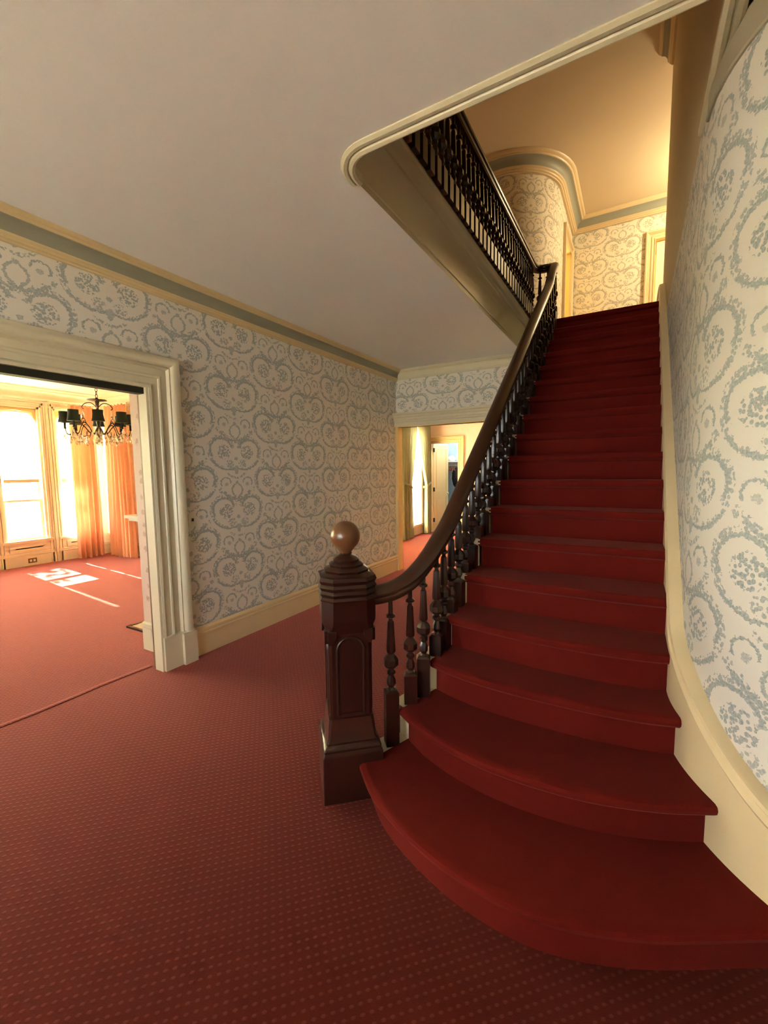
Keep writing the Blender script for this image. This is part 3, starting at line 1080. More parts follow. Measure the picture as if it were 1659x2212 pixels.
# raised arch mouldings framing the sunk panels on the four faces
for k in range(4):
    ca, sa = math.cos(R(90 * k)), math.sin(R(90 * k))
    e1, e2 = EX * ca + EY * sa, EY * ca - EX * sa
    c0 = Vector((NEWEL[0], NEWEL[1], 0)) - e2 * 0.1
    path = [c0 - e1 * 0.062 + Vector((0, 0, 0.41)), c0 - e1 * 0.062 + Vector((0, 0, 0.72))]
    for q in range(1, 12):
        t = math.pi * (1 - q / 12)
        path.append(c0 + e1 * 0.062 * math.cos(t) + Vector((0, 0, 0.72 + 0.062 * math.sin(t))))
    path += [c0 + e1 * 0.062 + Vector((0, 0, 0.72)), c0 + e1 * 0.062 + Vector((0, 0, 0.41))]
    mb = MB()
    mb.tube(path, 0.0075, 8)
    mb.tube([c0 - e1 * 0.062 + Vector((0, 0, 0.41)), c0 + e1 * 0.062 + Vector((0, 0, 0.41))], 0.0075, 8)
    to_rail(recalc(mb.build('panel_molding', 'wood', None, 50.0)), post)
    # scroll ears under the head block
    for sgn in (-1, 1):
        mb = MB()
        q0 = c0 + e1 * 0.084 * sgn - e2 * 0.006
        prof = [(-0.02, 0.82), (0.02, 0.82), (0.02, 0.775), (0.014, 0.76), (0.004, 0.756), (-0.004, 0.766), (-0.012, 0.78), (-0.02, 0.79)]
        f0 = [q0 + e1 * sgn * px - e2 * 0.012 + Vector((0, 0, pz)) for px, pz in prof]
        f1 = [q0 + e1 * sgn * px + e2 * 0.016 + Vector((0, 0, pz)) for px, pz in prof]
        mb.grid([f0, f1], 0, True)
        mb.f += [list(range(8)), list(range(8, 16))[::-1]]
        mb.m += [0, 0]
        mb.uv += [None, None]
        to_rail(recalc(mb.build('bracket', 'wood', None)), post)

# handrail centre line (x, y, top z)
HX = -0.892
rail_pts = [(-1.085, 1.755, 0.992), (-1.04, 1.797, 1.0), (-0.995, 1.846, 1.022), (-0.955, 1.91, 1.062), (-0.922, 2.0, 1.128), (-0.904, 2.1, 1.2), (HX, 2.25, nosing(2.25) + 0.545)]
for y in np.arange(2.5, 5.2, 0.3):
    rail_pts.append((HX, float(y), nosing(y) + 0.545 + 0.03 * (y - 2.5) / 2.7))
rail_pts += [(HX - 0.002, 5.3, 3.70), (HX - 0.004, 5.45, 3.845), (HX - 0.006, 5.56, 3.935), (HX - 0.015, 5.64, 3.975), (-0.945, 5.69, 3.992), (-1.01, 5.705, 4.0), (-1.08, 5.69, 4.0), (-1.125, 5.64, 4.0), (-1.138, 5.56, 4.0)]
rl = smooth_curve(rail_pts, 150)
half = [(0, 0.0), (0.016, -0.002), (0.032, -0.009), (0.044, -0.021), (0.049, -0.036), (0.045, -0.049), (0.036, -0.055), (0.038, -0.064), (0.034, -0.079), (0.024, -0.089), (0.0, -0.092)]
rprof = half + [(-a, b) for a, b in half[1:-1]][::-1]


def rail_frames(pts):
    fr = []
    for i in range(len(pts)):
        a, b = Vector(pts[max(0, i - 1)]), Vector(pts[min(len(pts) - 1, i + 1)])
        d = b - a
        h = Vector((d.x, d.y, 0))
        hl = h.length
        side = Vector((h.y, -h.x, 0)) / max(hl, 1e-6)
        k = min(1.45, d.length / max(hl, 1e-6))
        fr.append((Vector(pts[i]), side, Vector((0, 0, k))))
    return fr


mb = MB()
mb.sweep(rail_frames(rl), rprof)
to_rail(recalc(mb.build('handrail', 'wood_rail', None, 30.0)))

# turned baluster: faceted, 0.453 m of turning above a square foot block
turn = [(0.02, 0.0), (0.013, 0.01), (0.0235, 0.028), (0.0225, 0.05), (0.013, 0.072), (0.0225, 0.083), (0.0225, 0.094), (0.013, 0.104), (0.03, 0.117), (0.037, 0.126), (0.037, 0.154), (0.026, 0.172), (0.014, 0.183), (0.021, 0.19), (0.0235, 0.2), (0.0165, 0.345), (0.0105, 0.353), (0.0105, 0.361), (0.0235, 0.369), (0.0235, 0.378), (0.012, 0.387), (0.012, 0.40), (0.0095, 0.48)]
mbt = MB()
mbt.lathe(turn, 8, (0, 0, 0), R(22.5))
TURN_ME = mbt.mesh('baluster_turning', 'wood', 40.0)
SUBT = {}


def baluster(x, y, z0, ztop, rz, parent, base):
    bh = ztop - z0 - 0.453
    key = round(bh, 3)
    if key not in SUBT:
        m_ = MB()
        h = 0.033
        m_.grid([[(x_, y_, z) for x_, y_ in chsq(hh, cc)] for hh, cc, z in ((h, 0.002, 0), (h, 0.002, bh - 0.012), (h - 0.008, 0.008, bh - 0.002), (0.02, 0.01, bh))], 0, True)
        m_.f.append(list(range(8))[::-1])
        m_.f.append([24 + k for k in range(8)])
        m_.m += [0, 0]
        m_.uv += [None, None]
        m_.lathe([(r, z + bh) for r, z in turn], 8, (0, 0, 0), R(22.5))
        SUBT[key] = m_.mesh('baluster', 'wood', 22.0)
    o = inst(SUBT[key], 'baluster', parent, (x - base[0], y - base[1], z0 - base[2]), rz)
    return o


def rail_z(x, y):
    best = min(rl, key=lambda p: (p[0] - x) ** 2 + (p[1] - y) ** 2)
    return best[2]


bal = [(-1.012, 1.83 - 0.035, 1, R(42)), (-0.956, 1.898, 2, R(30)), (-0.924, 1.99, 2, R(20)), (-0.9, 2.105, 3, R(8)), (-0.897, 2.2, 3, 0.0)]
for n in range(4, 18):
    y0 = Y3 + RUN * (n - 3)
    bal += [(HX, y0 + 0.075, n, 0.0), (HX, y0 + 0.195, n, 0.0)]
for x, y, n, rz in bal:
    baluster(x, y, RISE * n - 0.004, rail_z(x, y) - 0.075 * 1.1, rz, railing, railing.location)

# ================================================================== LANDING RAILING (upper floor, along the well)
LX = -1.138
land = empty('landing_railing', (LX, 1.6, ZF2), label='dark walnut balustrade along the upper landing above the cream fascia', category='railing')
mb = MB()
mb.sweep(rail_frames([(LX, 5.56, 4.0), (LX, 4.0, 4.0), (LX, 1.2, 4.0)]), rprof)
o = recalc(mb.build('handrail', 'wood_rail', None, 30.0))
o.parent = land
o.matrix_parent_inverse = Matrix.Translation(-land.location)
y = 5.55
while y > 1.3:
    baluster(LX + 0.0, y, ZF2 + 0.004, 4.0 - 0.08, 0.0, land, land.location)
    y -= 0.104
for x, yy in ((-1.07, 5.66), (-0.985, 5.672), (HX, 5.62)):
    baluster(x, yy, ZF2, 4.0 - 0.085, 0.0, land, land.location)

# ================================================================== WINDOWS
def window(name, axis, c, u0, u1, z0, z1, inn, trimmat, apron=True):
    """sash window in a wall; axis 'x': wall normal along x, u = y; axis 'y': wall normal along y, u = x.
    c = room face of the wall, inn = +1/-1 direction into the room"""
    w = empty(name, (0, 0, 0), **ST)

    def B(mb, a0, a1, d0, d1, b0, b1):
        lo, hi = sorted((c + inn * d0, c + inn * d1))
        if axis == 'x':
            mb.box(lo, hi, a0, a1, b0, b1)
        else:
            mb.box(a0, a1, lo, hi, b0, b1)
    zm = 1.115 if z1 > 2 else (z0 + z1) / 2
    mb = MB()
    f = 0.035
    B(mb, u0, u0 + f, -0.16, -0.0, z0, z1)
    B(mb, u1 - f, u1, -0.16, -0.0, z0, z1)
    B(mb, u0, u1, -0.16, 0.0, z1 - f, z1)
    mb.build('window_frame', trimmat, w)
    mb = MB()
    B(mb, u0 - 0.05, u1 + 0.05, -0.16, 0.05, z0 - 0.03, z0 + 0.012)
    mb.build('window_sill', trimmat, w)
    s = 0.038
    for lo, hi, d in ((z0 + 0.01, zm + 0.02, -0.07), (zm - 0.02, z1 - f, -0.12)):
        mb = MB()
        B(mb, u0 + f, u0 + f + s, d - 0.04, d, lo, hi)
        B(mb, u1 - f - s, u1 - f, d - 0.04, d, lo, hi)
        B(mb, u0 + f + s, u1 - f - s, d - 0.04, d, lo, lo + 0.04)
        B(mb, u0 + f + s, u1 - f - s, d - 0.04, d, hi - 0.035, hi)
        sh = mb.build('sash', trimmat, w)
        mb = MB()
        B(mb, u0 + f + s, u1 - f - s, d - 0.023, d - 0.018, lo + 0.04, hi - 0.035)
        mb.build('pane', 'glass', sh)
    if apron:
        mb = MB()
        B(mb, u0 - 0.02, u1 + 0.02, 0.0, 0.02, 0.20, z0 - 0.03)
        for k, (e, d) in enumerate(((0.05, 0.034), (0.075, 0.024))):
            B(mb, u0 + e, u1 - e, 0.018, d, 0.225 + e * 0.5, z0 - 0.05 - e * 0.5)
        B(mb, u0 + 0.115, u1 - 0.115, 0.018, 0.034, 0.30, z0 - 0.11)
        mb.build('apron_panel', trimmat, w)
    # fluted casings either side and a head moulding
    for a, sgn in ((u0, -1), (u1, 1)):
        mb = MB()
        for k, (e, wd, d) in enumerate(((0.0, 0.022, 0.03), (0.026, 0.02, 0.022), (0.05, 0.016, 0.034), (0.07, 0.03, 0.02), (0.103, 0.02, 0.04))):
            lo, hi = sorted((a + sgn * e, a + sgn * (e + wd)))
            B(mb, lo, hi, 0.0, d, 0.0, z1 + 0.12)
        mb.build('window_casing', trimmat, w)
    mb = MB()
    for e, h, d in ((0.0, 0.03, 0.03), (0.034, 0.03, 0.022), (0.068, 0.03, 0.036), (0.1, 0.04, 0.055)):
        B(mb, u0 - 0.12, u1 + 0.12, 0.0, d, z1 + e, z1 + e + h)
    mb.build('window_head', trimmat, w)
    return w


wins = []
for k, (a, b) in enumerate(WIN):
    wins.append(window('window_%d' % (k + 1), 'x', XD, a, b, WZ0, WZ1, 1, 'din_trim'))
wins.append(window('window_7', 'y', YD, SX0, SX1, WZ0, WZ1, -1, 'din_trim'))
area('window_portal', (XD - 0.21, (WIN[0][0] + WIN[-1][1]) / 2, (WZ0 + WZ1) / 2), (1, 0, 0), WIN[-1][1] - WIN[0][0], WZ1 - WZ0, 1, (1, 1, 1), True)
area('window_portal', ((SX0 + SX1) / 2, YD + 0.1, (WZ0 + WZ1) / 2), (0, -1, 0), SX1 - SX0, WZ1 - WZ0, 1, (1, 1, 1), True)
wins.append(window('window_8', 'x', -4.5, RW0, RW1, 0.25, 2.62, 1, 'door_paint', False))
RW2 = (6.7, 7.7)
MB().box(-4.53, -4.527, 6.74, 7.66, 0.3, 2.58).build('shade_cloth', 'shadecloth', wins[-1])  # unseen cloth added to keep direct sun off the rear floor
wins.append(window('window_9', 'x', -4.5, RW2[0], RW2[1], 0.25, 2.62, 1, 'door_paint', False))  # unseen window added to brighten the rear room
area('window_portal', (-4.71, (6.7 + RW1) / 2, 1.43), (1, 0, 0), RW1 - 6.7, 2.37, 1, (1, 1, 1), True)

SHL = ['cream roller shade in the window at the entrance end of the dining wall', 'cream roller shade in the second window from the entrance end', 'cream roller shade in the third window from the entrance end', 'cream roller shade in the window just before the outlet window', 'cream roller shade half drawn in the window above the brown outlet', 'cream roller shade in the window beside the salmon drape']
# arched spandrels in the heads of the dining windows and their roller shades
for k, (a, b) in enumerate(WIN):
    yc, hw = (a + b) / 2, (b - a) / 2 - 0.035
    for sgn in (-1, 1):
        mb = MB()
        top = WZ1 - 0.06
        zc = top - hw * 0.95
        n = 10
        rowsf = []
        for q in range(n + 1):
            t = R(90 * q / n)
            yy = yc + sgn * hw * math.sin(t)
            za = zc + hw * 0.9 * math.cos(t)
            rowsf.append([(XD - 0.05, yy, za), (XD - 0.05, yy, top + 0.03), (XD - 0.035, yy, top + 0.03), (XD - 0.035, yy, za)])
        mb.grid(rowsf, 0, True)
        recalc(mb.build('arched_spandrel', 'door_paint', wins[k]))
    zs = 0.5 if k in (2, 3) else 1.47  # fully drawn in two of the added windows to block stray sun
    zh = 2.61 - zs
    sh = empty('roller_shade', (XD - 0.03, yc, zs), label=SHL[k], category='shade', group='roller shades')
    mb = MB()
    rows = []
    for q in range(9):
        gp = -0.01 if k in (2, 3) else 0.045
        yy = -hw + gp + (2 * hw - 2 * gp) * q / 8
        rows.append([(0.003 * math.sin(q * 1.3), yy, z) for z in (0.0, zh * 0.45, zh)])
    mb.grid(rows)
    mb.build('shade_cloth', 'shadecloth', sh)
    mb = MB()
    mb.box(-0.008, 0.008, -hw + 0.035, hw - 0.035, -0.045, 0.012)
    mb.build('bottom_rail', 'door_paint', sh)
    mb = MB()
    mb.lathe([(0.016, -hw + 0.06), (0.016, hw - 0.06)], 10, (0, 0, zh + 0.01), 0, 0, 'y')
    mb.build('roller', 'din_trim', sh)

# dining cornice and wall details
prd, smd = cornice(0.2, 0.24)
trim('trim_15', plan_frames([(XD, YF + 0.01), (XD, YD), (XLD, YD), ], ZC, -1), prd, ['din_trim', 'din_trim'], smd)

op = empty('power_outlet', (XD + 0.022, 3.3, 0.085), label='brown double outlet plate on the skirting under the bright window', category='outlet')
mb = MB()
mb.box(0.0, 0.006, -0.062, 0.062, -0.04, 0.04)
mb.build('cover_plate', 'brown_plate', op)
for dy in (-0.026, 0.026):
    MB().box(0.006, 0.009, dy - 0.016, dy + 0.016, -0.02, 0.02).build('socket_face', 'ivory_plate', op)

sw = empty('light_switch', (XL, 2.28, 1.165), label='small ivory light switch plate on the toile wall beside the casing', category='switch')
mb = MB()
mb.box(0.0, 0.006, -0.035, 0.035, -0.058, 0.058)
mb.build('cover_plate', 'ivory_plate', sw)
mb = MB()
mb.box(0.006, 0.018, -0.006, 0.006, -0.012, 0.012)
mb.build('toggle', 'black', sw)


# ================================================================== DRAPES
def drape(name, p0, p1, z0, z1, normal, amp, pleats, mat, parent=None, shape=None, nu=None, nz=14, seed=0, **tags):
    """pleated cloth hung between plan points p0 and p1; shape(f, t) -> fraction along p0..p1 (f) at height t (0 bottom .. 1 top)"""
    rnd = random.Random(seed)
    p0, p1 = Vector((p0[0], p0[1], 0)), Vector((p1[0], p1[1], 0))
    nrm = Vector((normal[0], normal[1], 0))
    nu = nu or pleats * 10
    ph = [rnd.uniform(-0.5, 0.5) for _ in range(pleats + 2)]
    am = [rnd.uniform(0.6, 1.25) for _ in range(pleats + 2)]
    mb = MB()
    rows = []
    for i in range(nu + 1):
        f = i / nu
        row = []
        for j in range(nz + 1):
            t = j / nz
            g = shape(f, t) if shape else f
            q = f * pleats
            k = int(q)
            a = am[k] * (1 - (q - k)) + am[k + 1] * (q - k)
            off = amp * a * math.sin(2 * math.pi * q + ph[k] * 0.3) * (0.75 + 0.35 * (1 - t)) + amp * 0.25 * math.sin(4.1 * math.pi * q + 2 * t)
            if t > 0.97:
                off *= 0.7
            p = p0.lerp(p1, g) + nrm * off
            zz = z0 + (z1 - z0) * t + (0.012 * math.sin(q * 5.1) if j == 0 else 0)
            row.append((p.x, p.y, zz))
        rows.append(row)
    mb.grid(rows)
    return mb.build(name, mat, parent, 70.0, **tags)


def drape_thing(name, label, cat, group, rodspec, clothspec, extra=None):
    o = empty(name, (0, 0, 0), label=label, category=cat)
    if group:
        o['group'] = group
    for c in clothspec:
        c(o)
    if extra:
        extra(o)
    return o


def hook(parent, a, b, z):
    MB().tube([(a[0], a[1], z), (b[0], b[1], z)], 0.012, 8).build('heading_tape', 'salmon', parent)


# salmon drape on the window wall, next to the corner
o = empty('salmon_drape', (-8.75, 4.15, 0), label='salmon drape hanging between the window with roller shade and the room corner', category='drape', group='salmon drapes')
d_ = drape('drape_panel', (-8.76, 3.93), (-8.72, 4.36), 0.02, 2.80, (1, 0), 0.06, 5, 'salmon', None, lambda f, t: 0.02 + f * (0.96 - 0.0 * t) + 0.05 * (1 - t) * (f - 0.5), seed=3)
d_.parent = o
d_.matrix_parent_inverse = Matrix.Translation(-o.location)
b_ = MB()
b_.tube([(-8.76, 3.9, 2.79), (-8.72, 4.36, 2.79)], 0.014, 8)
b_ = b_.build('curtain_rod', 'din_trim')
b_.parent = o
b_.matrix_parent_inverse = Matrix.Translation(-o.location)
# salmon drape on the side wall
o = empty('salmon_drape', (-8.2, 4.42, 0), label='salmon drape on the side wall beyond the mantel shelf', category='drape', group='salmon drapes')
d_ = drape('drape_panel', (-8.52, 4.44), (-7.85, 4.44), 0.02, 2.80, (0, -1), 0.06, 6, 'salmon', None, seed=5)
d_.parent = o
d_.matrix_parent_inverse = Matrix.Translation(-o.location)
b_ = MB()
b_.tube([(-8.6, 4.44, 2.80), (-7.8, 4.44, 2.80)], 0.014, 8)
b_ = b_.build('curtain_rod', 'din_trim')
b_.parent = o
b_.matrix_parent_inverse = Matrix.Translation(-o.location)
drape('sheer_curtain', (-8.92, 4.54), (-8.25, 4.54), 0.40, 2.74, (0, -1), 0.018, 9, 'sheer', None, seed=8, label='white sheer curtain in the dining corner window between the salmon drapes', category='curtain')
drape('sheer_curtain', (-8.86, 3.87), (-8.86, 4.34), 0.40, 2.72, (1, 0), 0.015, 5, 'sheer', None, seed=9, label='white sheer curtain behind the salmon drape on the window wall', category='curtain')

# ================================================================== CHANDELIER
CC = Vector((-6.0, 3.04, 2.19))
ch = empty('chandelier', CC, label='bronze chandelier with black shades and crystal drops in the sunlit room', category='chandelier')
mb = MB()
mb.lathe([(0.012, 0.34), (0.03, 0.3), (0.02, 0.26), (0.014, 0.2), (0.022, 0.14), (0.014, 0.1), (0.026, 0.03), (0.016, -0.02), (0.04, -0.07), (0.05, -0.1), (0.03, -0.14), (0.012, -0.17), (0.004, -0.2)], 12)
mb.build('stem', 'bronze', ch)
mb = MB()
mb.lathe([(0.11, 0.312), (0.115, 0.305), (0.06, 0.293), (0.012, 0.29)], 12)
mb.build('bobeche', 'bronze', ch)
mb = MB()
z = 0.34
k = 0
while CC.z + z < ZC - 0.03:
    rr = []
    for q in range(11):
        a = 2 * math.pi * q / 10
        dx, dz = 0.013 * math.cos(a), 0.024 * math.sin(a)
        rr.append((dx, 0, z + 0.02 + dz) if k % 2 else (0, dx, z + 0.02 + dz))
    mb.tube(rr, 0.0035, 5)
    z += 0.038
    k += 1
mb.build('chain', 'bronze', ch)
mb = MB()
mb.lathe([(0.07, 0.78), (0.06, 0.75), (0.02, 0.73)], 12)
mb.build('ceiling_canopy', 'bronze', ch)
arm_mb = MB()
path = smooth_curve([(0.03, 0, -0.09), (0.14, 0, -0.12), (0.26, 0, -0.03), (0.36, 0, 0.01), (0.44, 0, -0.05), (0.50, 0, -0.13), (0.57, 0, -0.13), (0.60, 0, -0.06)], 22)
arm_mb.tube(path, 0.009, 6)
arm_mb.tube(smooth_curve([(0.30, 0, 0.0), (0.34, 0, 0.05), (0.40, 0, 0.05), (0.42, 0, 0.01), (0.38, 0, -0.01)], 12), 0.006, 5)
arm_mb.tube(smooth_curve([(0.2, 0, -0.08), (0.24, 0, -0.15), (0.31, 0, -0.15), (0.32, 0, -0.1)], 12), 0.006, 5)
arm_mb.lathe([(0.035, -0.06), (0.03, -0.066), (0.01, -0.07)], 10, (0.60, 0, 0))
ARM = arm_mb.mesh('chandelier_arm', 'bronze', 50)
up_mb = MB()
up_mb.tube(smooth_curve([(0.015, 0, 0.12), (0.08, 0, 0.17), (0.16, 0, 0.16), (0.21, 0, 0.11), (0.18, 0, 0.09)], 14), 0.006, 5)
UPA = up_mb.mesh('scroll_arm', 'bronze', 50)
c_mb = MB()
c_mb.lathe([(0.013, -0.06), (0.013, 0.06)], 8)
CAN = c_mb.mesh('candle_sleeve', 'black_shade', 50)
s_mb = MB()
s_mb.lathe([(0.078, -0.006), (0.068, 0.03), (0.061, 0.075), (0.062, 0.122), (0.060, 0.122), (0.059, 0.075), (0.066, 0.03), (0.076, -0.004)], 18)
SHD = s_mb.mesh('lamp_shade', 'black_shade', 50)
cr = MB()
cr.lathe([(0.001, -0.05), (0.012, -0.034), (0.015, -0.02), (0.009, -0.004), (0.003, 0.012), (0.001, 0.02)], 6)
CRY = cr.mesh('crystal_drop', 'crystal', 20)
AR = 0.352
for k in range(8):
    a = R(45 * k - 26.9)
    ca, sa = math.cos(a), math.sin(a)
    inst(ARM, 'arm', ch, (0, 0, 0), a, (0.587, 0.587, 1.0))
    inst(CAN, 'candle_sleeve', ch, (AR * ca, AR * sa, 0.0))
    inst(SHD, 'lamp_shade', ch, (AR * ca, AR * sa, 0.015), 0, (0.92, 0.92, 1.05))
    if k % 2 == 0:
        inst(UPA, 'scroll_arm', ch, (0, 0, 0.1), a, (0.8, 0.8, 1))
        inst(CRY, 'crystal_drop', ch, (0.16 * ca, 0.16 * sa, 0.14), 0, (1.5, 1.5, 1.6))
    for r_, z_, da, sc in ((0.60, -0.10, 0, 1.35), (0.655, -0.13, 0.06, 1.2), (0.56, -0.14, -0.08, 1.3), (0.50, -0.17, 0.04, 1.5), (0.43, -0.15, 0.1, 1.2), (0.40, -0.19, -0.12, 1.3), (0.30, -0.17, 0.05, 1.25), (0.22, -0.2, -0.2, 1.3), (0.6, -0.16, 0.2, 1.1), (0.5, -0.13, -0.22, 1.1)):
        inst(CRY, 'crystal_drop', ch, (0.61 * r_ * math.cos(a + da), 0.61 * r_ * math.sin(a + da), z_ + random.uniform(-0.015, 0.015)), random.random() * 3, (sc, sc, sc))

# ================================================================== FIREPLACE (behind the wall end)
fp = empty('fireplace_mantel', (XLD, 3.2, 0), label='painted fireplace mantel whose shelf end shows beside the opening', category='fireplace')


def fbox(name, mat, *a):
    o = MB().box(*a).build(name, mat)
    o.parent = fp
    o.matrix_parent_inverse = Matrix.Translation(-fp.location)
    return o


mb = MB()
mb.box(-4.34, XLD - 0.001, 2.37, 4.0, 1.118, 1.146)
mb.box(-4.31, XLD - 0.001, 2.40, 3.97, 1.09, 1.118)
o = mb.build('mantel_shelf', 'cream')
o.parent = fp
o.matrix_parent_inverse = Matrix.Translation(-fp.location)
fbox('pilaster', 'cream', -4.0, XLD - 0.001, 2.52, 2.75, 0.02, 1.09)
fbox('pilaster', 'cream', -4.0, XLD - 0.001, 3.65, 3.88, 0.02, 1.09)
fbox('frieze', 'cream', -3.97, XLD - 0.001, 2.75, 3.65, 0.82, 1.09)
fbox('firebox', 'black', -3.83, XLD - 0.001, 2.75, 3.65, 0.02, 0.82)
o = empty('hearth', (-4.1, 3.2, 0), label='beige tiled hearth slab with dark wooden edging on the red carpet', category='hearth')
MB().box(-0.27, 0.29, -0.82, 0.8, 0.0, 0.012).build('hearth_slab', 'hearth', o)
mb = MB()
mb.box(-0.3, -0.27, -0.85, 0.8, 0.0, 0.018)
mb.box(-0.3, 0.29, -0.85, -0.82, 0.0, 0.018)
mb.build('edging', 'wood', o)

# ================================================================== REAR ROOM
# sage drapes tied back, sheer between
def tied(f0, f1, b0, b1, m0, m1):
    """edges at top (f0,f1), tie height (m0,m1), bottom (b0,b1) as fractions; returns shape"""
    def sh(f, t):
        tz = 0.47
        if t >= tz:
            k = ((t - tz) / (1 - tz)) ** 0.8
            a, b = m0 + (f0 - m0) * k, m1 + (f1 - m1) * k
        else:
            k = (tz - t) / tz
            a, b = m0 + (b0 - m0) * k, m1 + (b1 - m1) * k
        return a + (b - a) * f
    return sh


GY0, GY1 = 8.30, 9.86
gd = empty('green_drape', (-4.42, 8.6, 0), label='sage green drape tied back on the near side of the glowing sheer', category='drape', group='sage drapes')
for nm, shp, par, sd_ in (('drape_panel', tied(0.0, 0.52, 0.0, 0.36, 0.0, 0.30), gd, 11),):
    d_ = drape(nm, (-4.355, GY0), (-4.355, GY1), 0.02, 2.66, (1, 0), 0.045, 7, 'green', None, shp, nz=24, seed=sd_)
    d_.parent = par
    d_.matrix_parent_inverse = Matrix.Translation(-par.location)
mb = MB()
mb.tube([(-4.42, 8.30, 1.30), (-4.32, 8.45, 1.26), (-4.31, 8.62, 1.22), (-4.34, 8.76, 1.16), (-4.42, 8.80, 1.14)], 0.03, 8)
tb = mb.build('tieback', 'green')
tb.parent = gd
tb.matrix_parent_inverse = Matrix.Translation(-gd.location)
gd = empty('green_drape', (-4.42, 9.6, 0), label='sage green drape tied back beside the closet door casing', category='drape', group='sage drapes')
d_ = drape('drape_panel', (-4.355, GY0), (-4.355, GY1), 0.02, 2.66, (1, 0), 0.045, 6, 'green', None, tied(0.5, 0.99, 0.78, 0.98, 0.80, 0.98), nz=24, seed=12)
d_.parent = gd
d_.matrix_parent_inverse = Matrix.Translation(-gd.location)
mb = MB()
mb.tube([(-4.42, 9.53, 1.14), (-4.33, 9.58, 1.18), (-4.32, 9.74, 1.24), (-4.42, 9.84, 1.3)], 0.028, 8)
tb = mb.build('tieback', 'green')
tb.parent = gd
tb.matrix_parent_inverse = Matrix.Translation(-gd.location)
drape('sheer_curtain', (-4.468, 8.6), (-4.468, 9.75), 0.03, 2.62, (1, 0), 0.016, 12, 'sheer', None, seed=13, label='white sheer glowing with sunlight between the sage green drapes', category='curtain')

# closet doorway: casing, open door, shelf and contents
trim('trim_16', casing_frames([(CX0, 9.9, 0), (CX0, 9.9, CZ), (CX1, 9.9, CZ), (CX1, 9.9, 0)], (0, -1, 0)), [(-a * 0.55, b * 0.7) for a, b in casing], 'door_paint')
mb = MB()
mb.box(CX0, CX0 + 0.02, 9.89, 10.03, 0, CZ)
mb.box(CX1 - 0.02, CX1, 9.89, 10.03, 0, CZ)
mb.box(CX0, CX1, 9.89, 10.03, CZ - 0.02, CZ)
mb.build('trim_17', 'door_paint', **ST)
cd = empty('door_3', (CX0 + 0.03, 10.0, 0), R(80), **ST)
DW = 0.70
mb = MB()
mb.box(0, DW, 0.012, 0.03, 0.01, 2.2)
for x0, x1, z0, z1 in ((0, 0.1, 0.01, 2.2), (DW - 0.1, DW, 0.01, 2.2), (0.1, DW - 0.1, 0.01, 0.22), (0.1, DW - 0.1, 0.86, 1.02), (0.1, DW - 0.1, 2.08, 2.2)):
    mb.box(x0, x1, 0.002, 0.04, z0, z1)
mb.build('door_leaf', 'door_paint', cd)
for z0, z1 in ((0.28, 0.8), (1.08, 2.02)):
    MB().box(0.15, DW - 0.15, 0.006, 0.036, z0, z1).build('door_panel', 'door_paint', cd)
for z in (0.3, 1.07, 2.05):
    MB().box(-0.012, 0.02, -0.03, 0.0, z - 0.05, z + 0.05).build('hinge', 'black', cd)
mb = MB()
mb.lathe([(0.01, -0.03), (0.012, -0.02), (0.026, -0.012), (0.03, 0.0), (0.02, 0.012), (0.003, 0.016)], 14, (DW - 0.06, -0.02, 0.95), 0, 0, 'y')
mb.build('door_knob', 'ivory_plate', cd)

cs_ = empty('closet_shelf', (-3.6, 11.0, 1.76), label='white closet shelf with a hanging rail below it', category='shelf')
MB().box(-0.85, 0.85, -0.2, 0.24, 0.0, 0.025).build('shelf_board', 'white', cs_)
MB().lathe([(0.014, -0.85), (0.014, 0.85)], 10, (0, -0.08, -0.09), 0, 0, 'x').build('hanging_rail', 'ivory_plate', cs_)
MB().box(-0.85, 0.85, 0.21, 0.24, -0.1, 0.0).build('cleat', 'white', cs_)


def lump(name, c, sx, sy, sz, mat, seed, **tags):
    rnd = random.Random(seed)
    mb = MB()
    rows = []
    for i in range(9):
        t = math.pi * i / 8
        row = []
        for j in range(14):
            a = 2 * math.pi * j / 14
            k = 1 + 0.12 * math.sin(3 * a + seed) + rnd.uniform(-0.07, 0.07)
            row.append((sx * math.sin(t) * math.cos(a) * k, sy * math.sin(t) * math.sin(a) * k, max(-sz * 0.6, -sz * math.cos(t) * k) + sz * 0.6))
        rows.append(row)
    mb.grid(rows, 0, True)
    o = mb.build(name, mat, None, 70.0, **tags)
    o.location = c
    return o


lump('folded_linen', (-4.23, 10.94, 1.785), 0.10, 0.12, 0.09, 'white', 3, label='rumpled white linen heap on the closet shelf beside the open door', category='linen', group='linen on the closet shelf')
lump('folded_linen', (-4.03, 10.95, 1.785), 0.08, 0.11, 0.15, 'white', 5, label='taller heap of white linen on the closet shelf near the casing', category='linen', group='linen on the closet shelf')
hg = MB()
hg.tube(smooth_curve([(0, -0.2, -0.13), (0, -0.1, -0.08), (0, 0, -0.05), (0, 0.1, -0.08), (0, 0.2, -0.13)], 14), 0.011, 6)
hg.tube(smooth_curve([(0, 0, -0.05), (0, 0, 0.0), (0, 0.02, 0.03), (0, 0.0, 0.045), (0, -0.02, 0.03)], 10), 0.004, 5)
HG = hg.mesh('clothes_hanger', 'hanger', 60)
for k, x in enumerate((-4.30, -4.26, -4.22, -4.18)):
    o = bpy.data.objects.new('clothes_hanger', HG)
    COL.objects.link(o)
    o.location = (x, 10.92, 1.665)
    o.rotation_euler = (0, 0, R(20 + 4 * k))
    o['label'] = ['first', 'second', 'third', 'fourth'][k] + ' wooden clothes hanger from the open closet door'
    o['category'] = 'hanger'
    o['group'] = 'hangers on the closet rail'
co = empty('dark_jacket', (-4.06, 10.9, 1.62), label='charcoal jacket hanging on the closet rail below the linen', category='jacket')
mb = MB()
rows = []
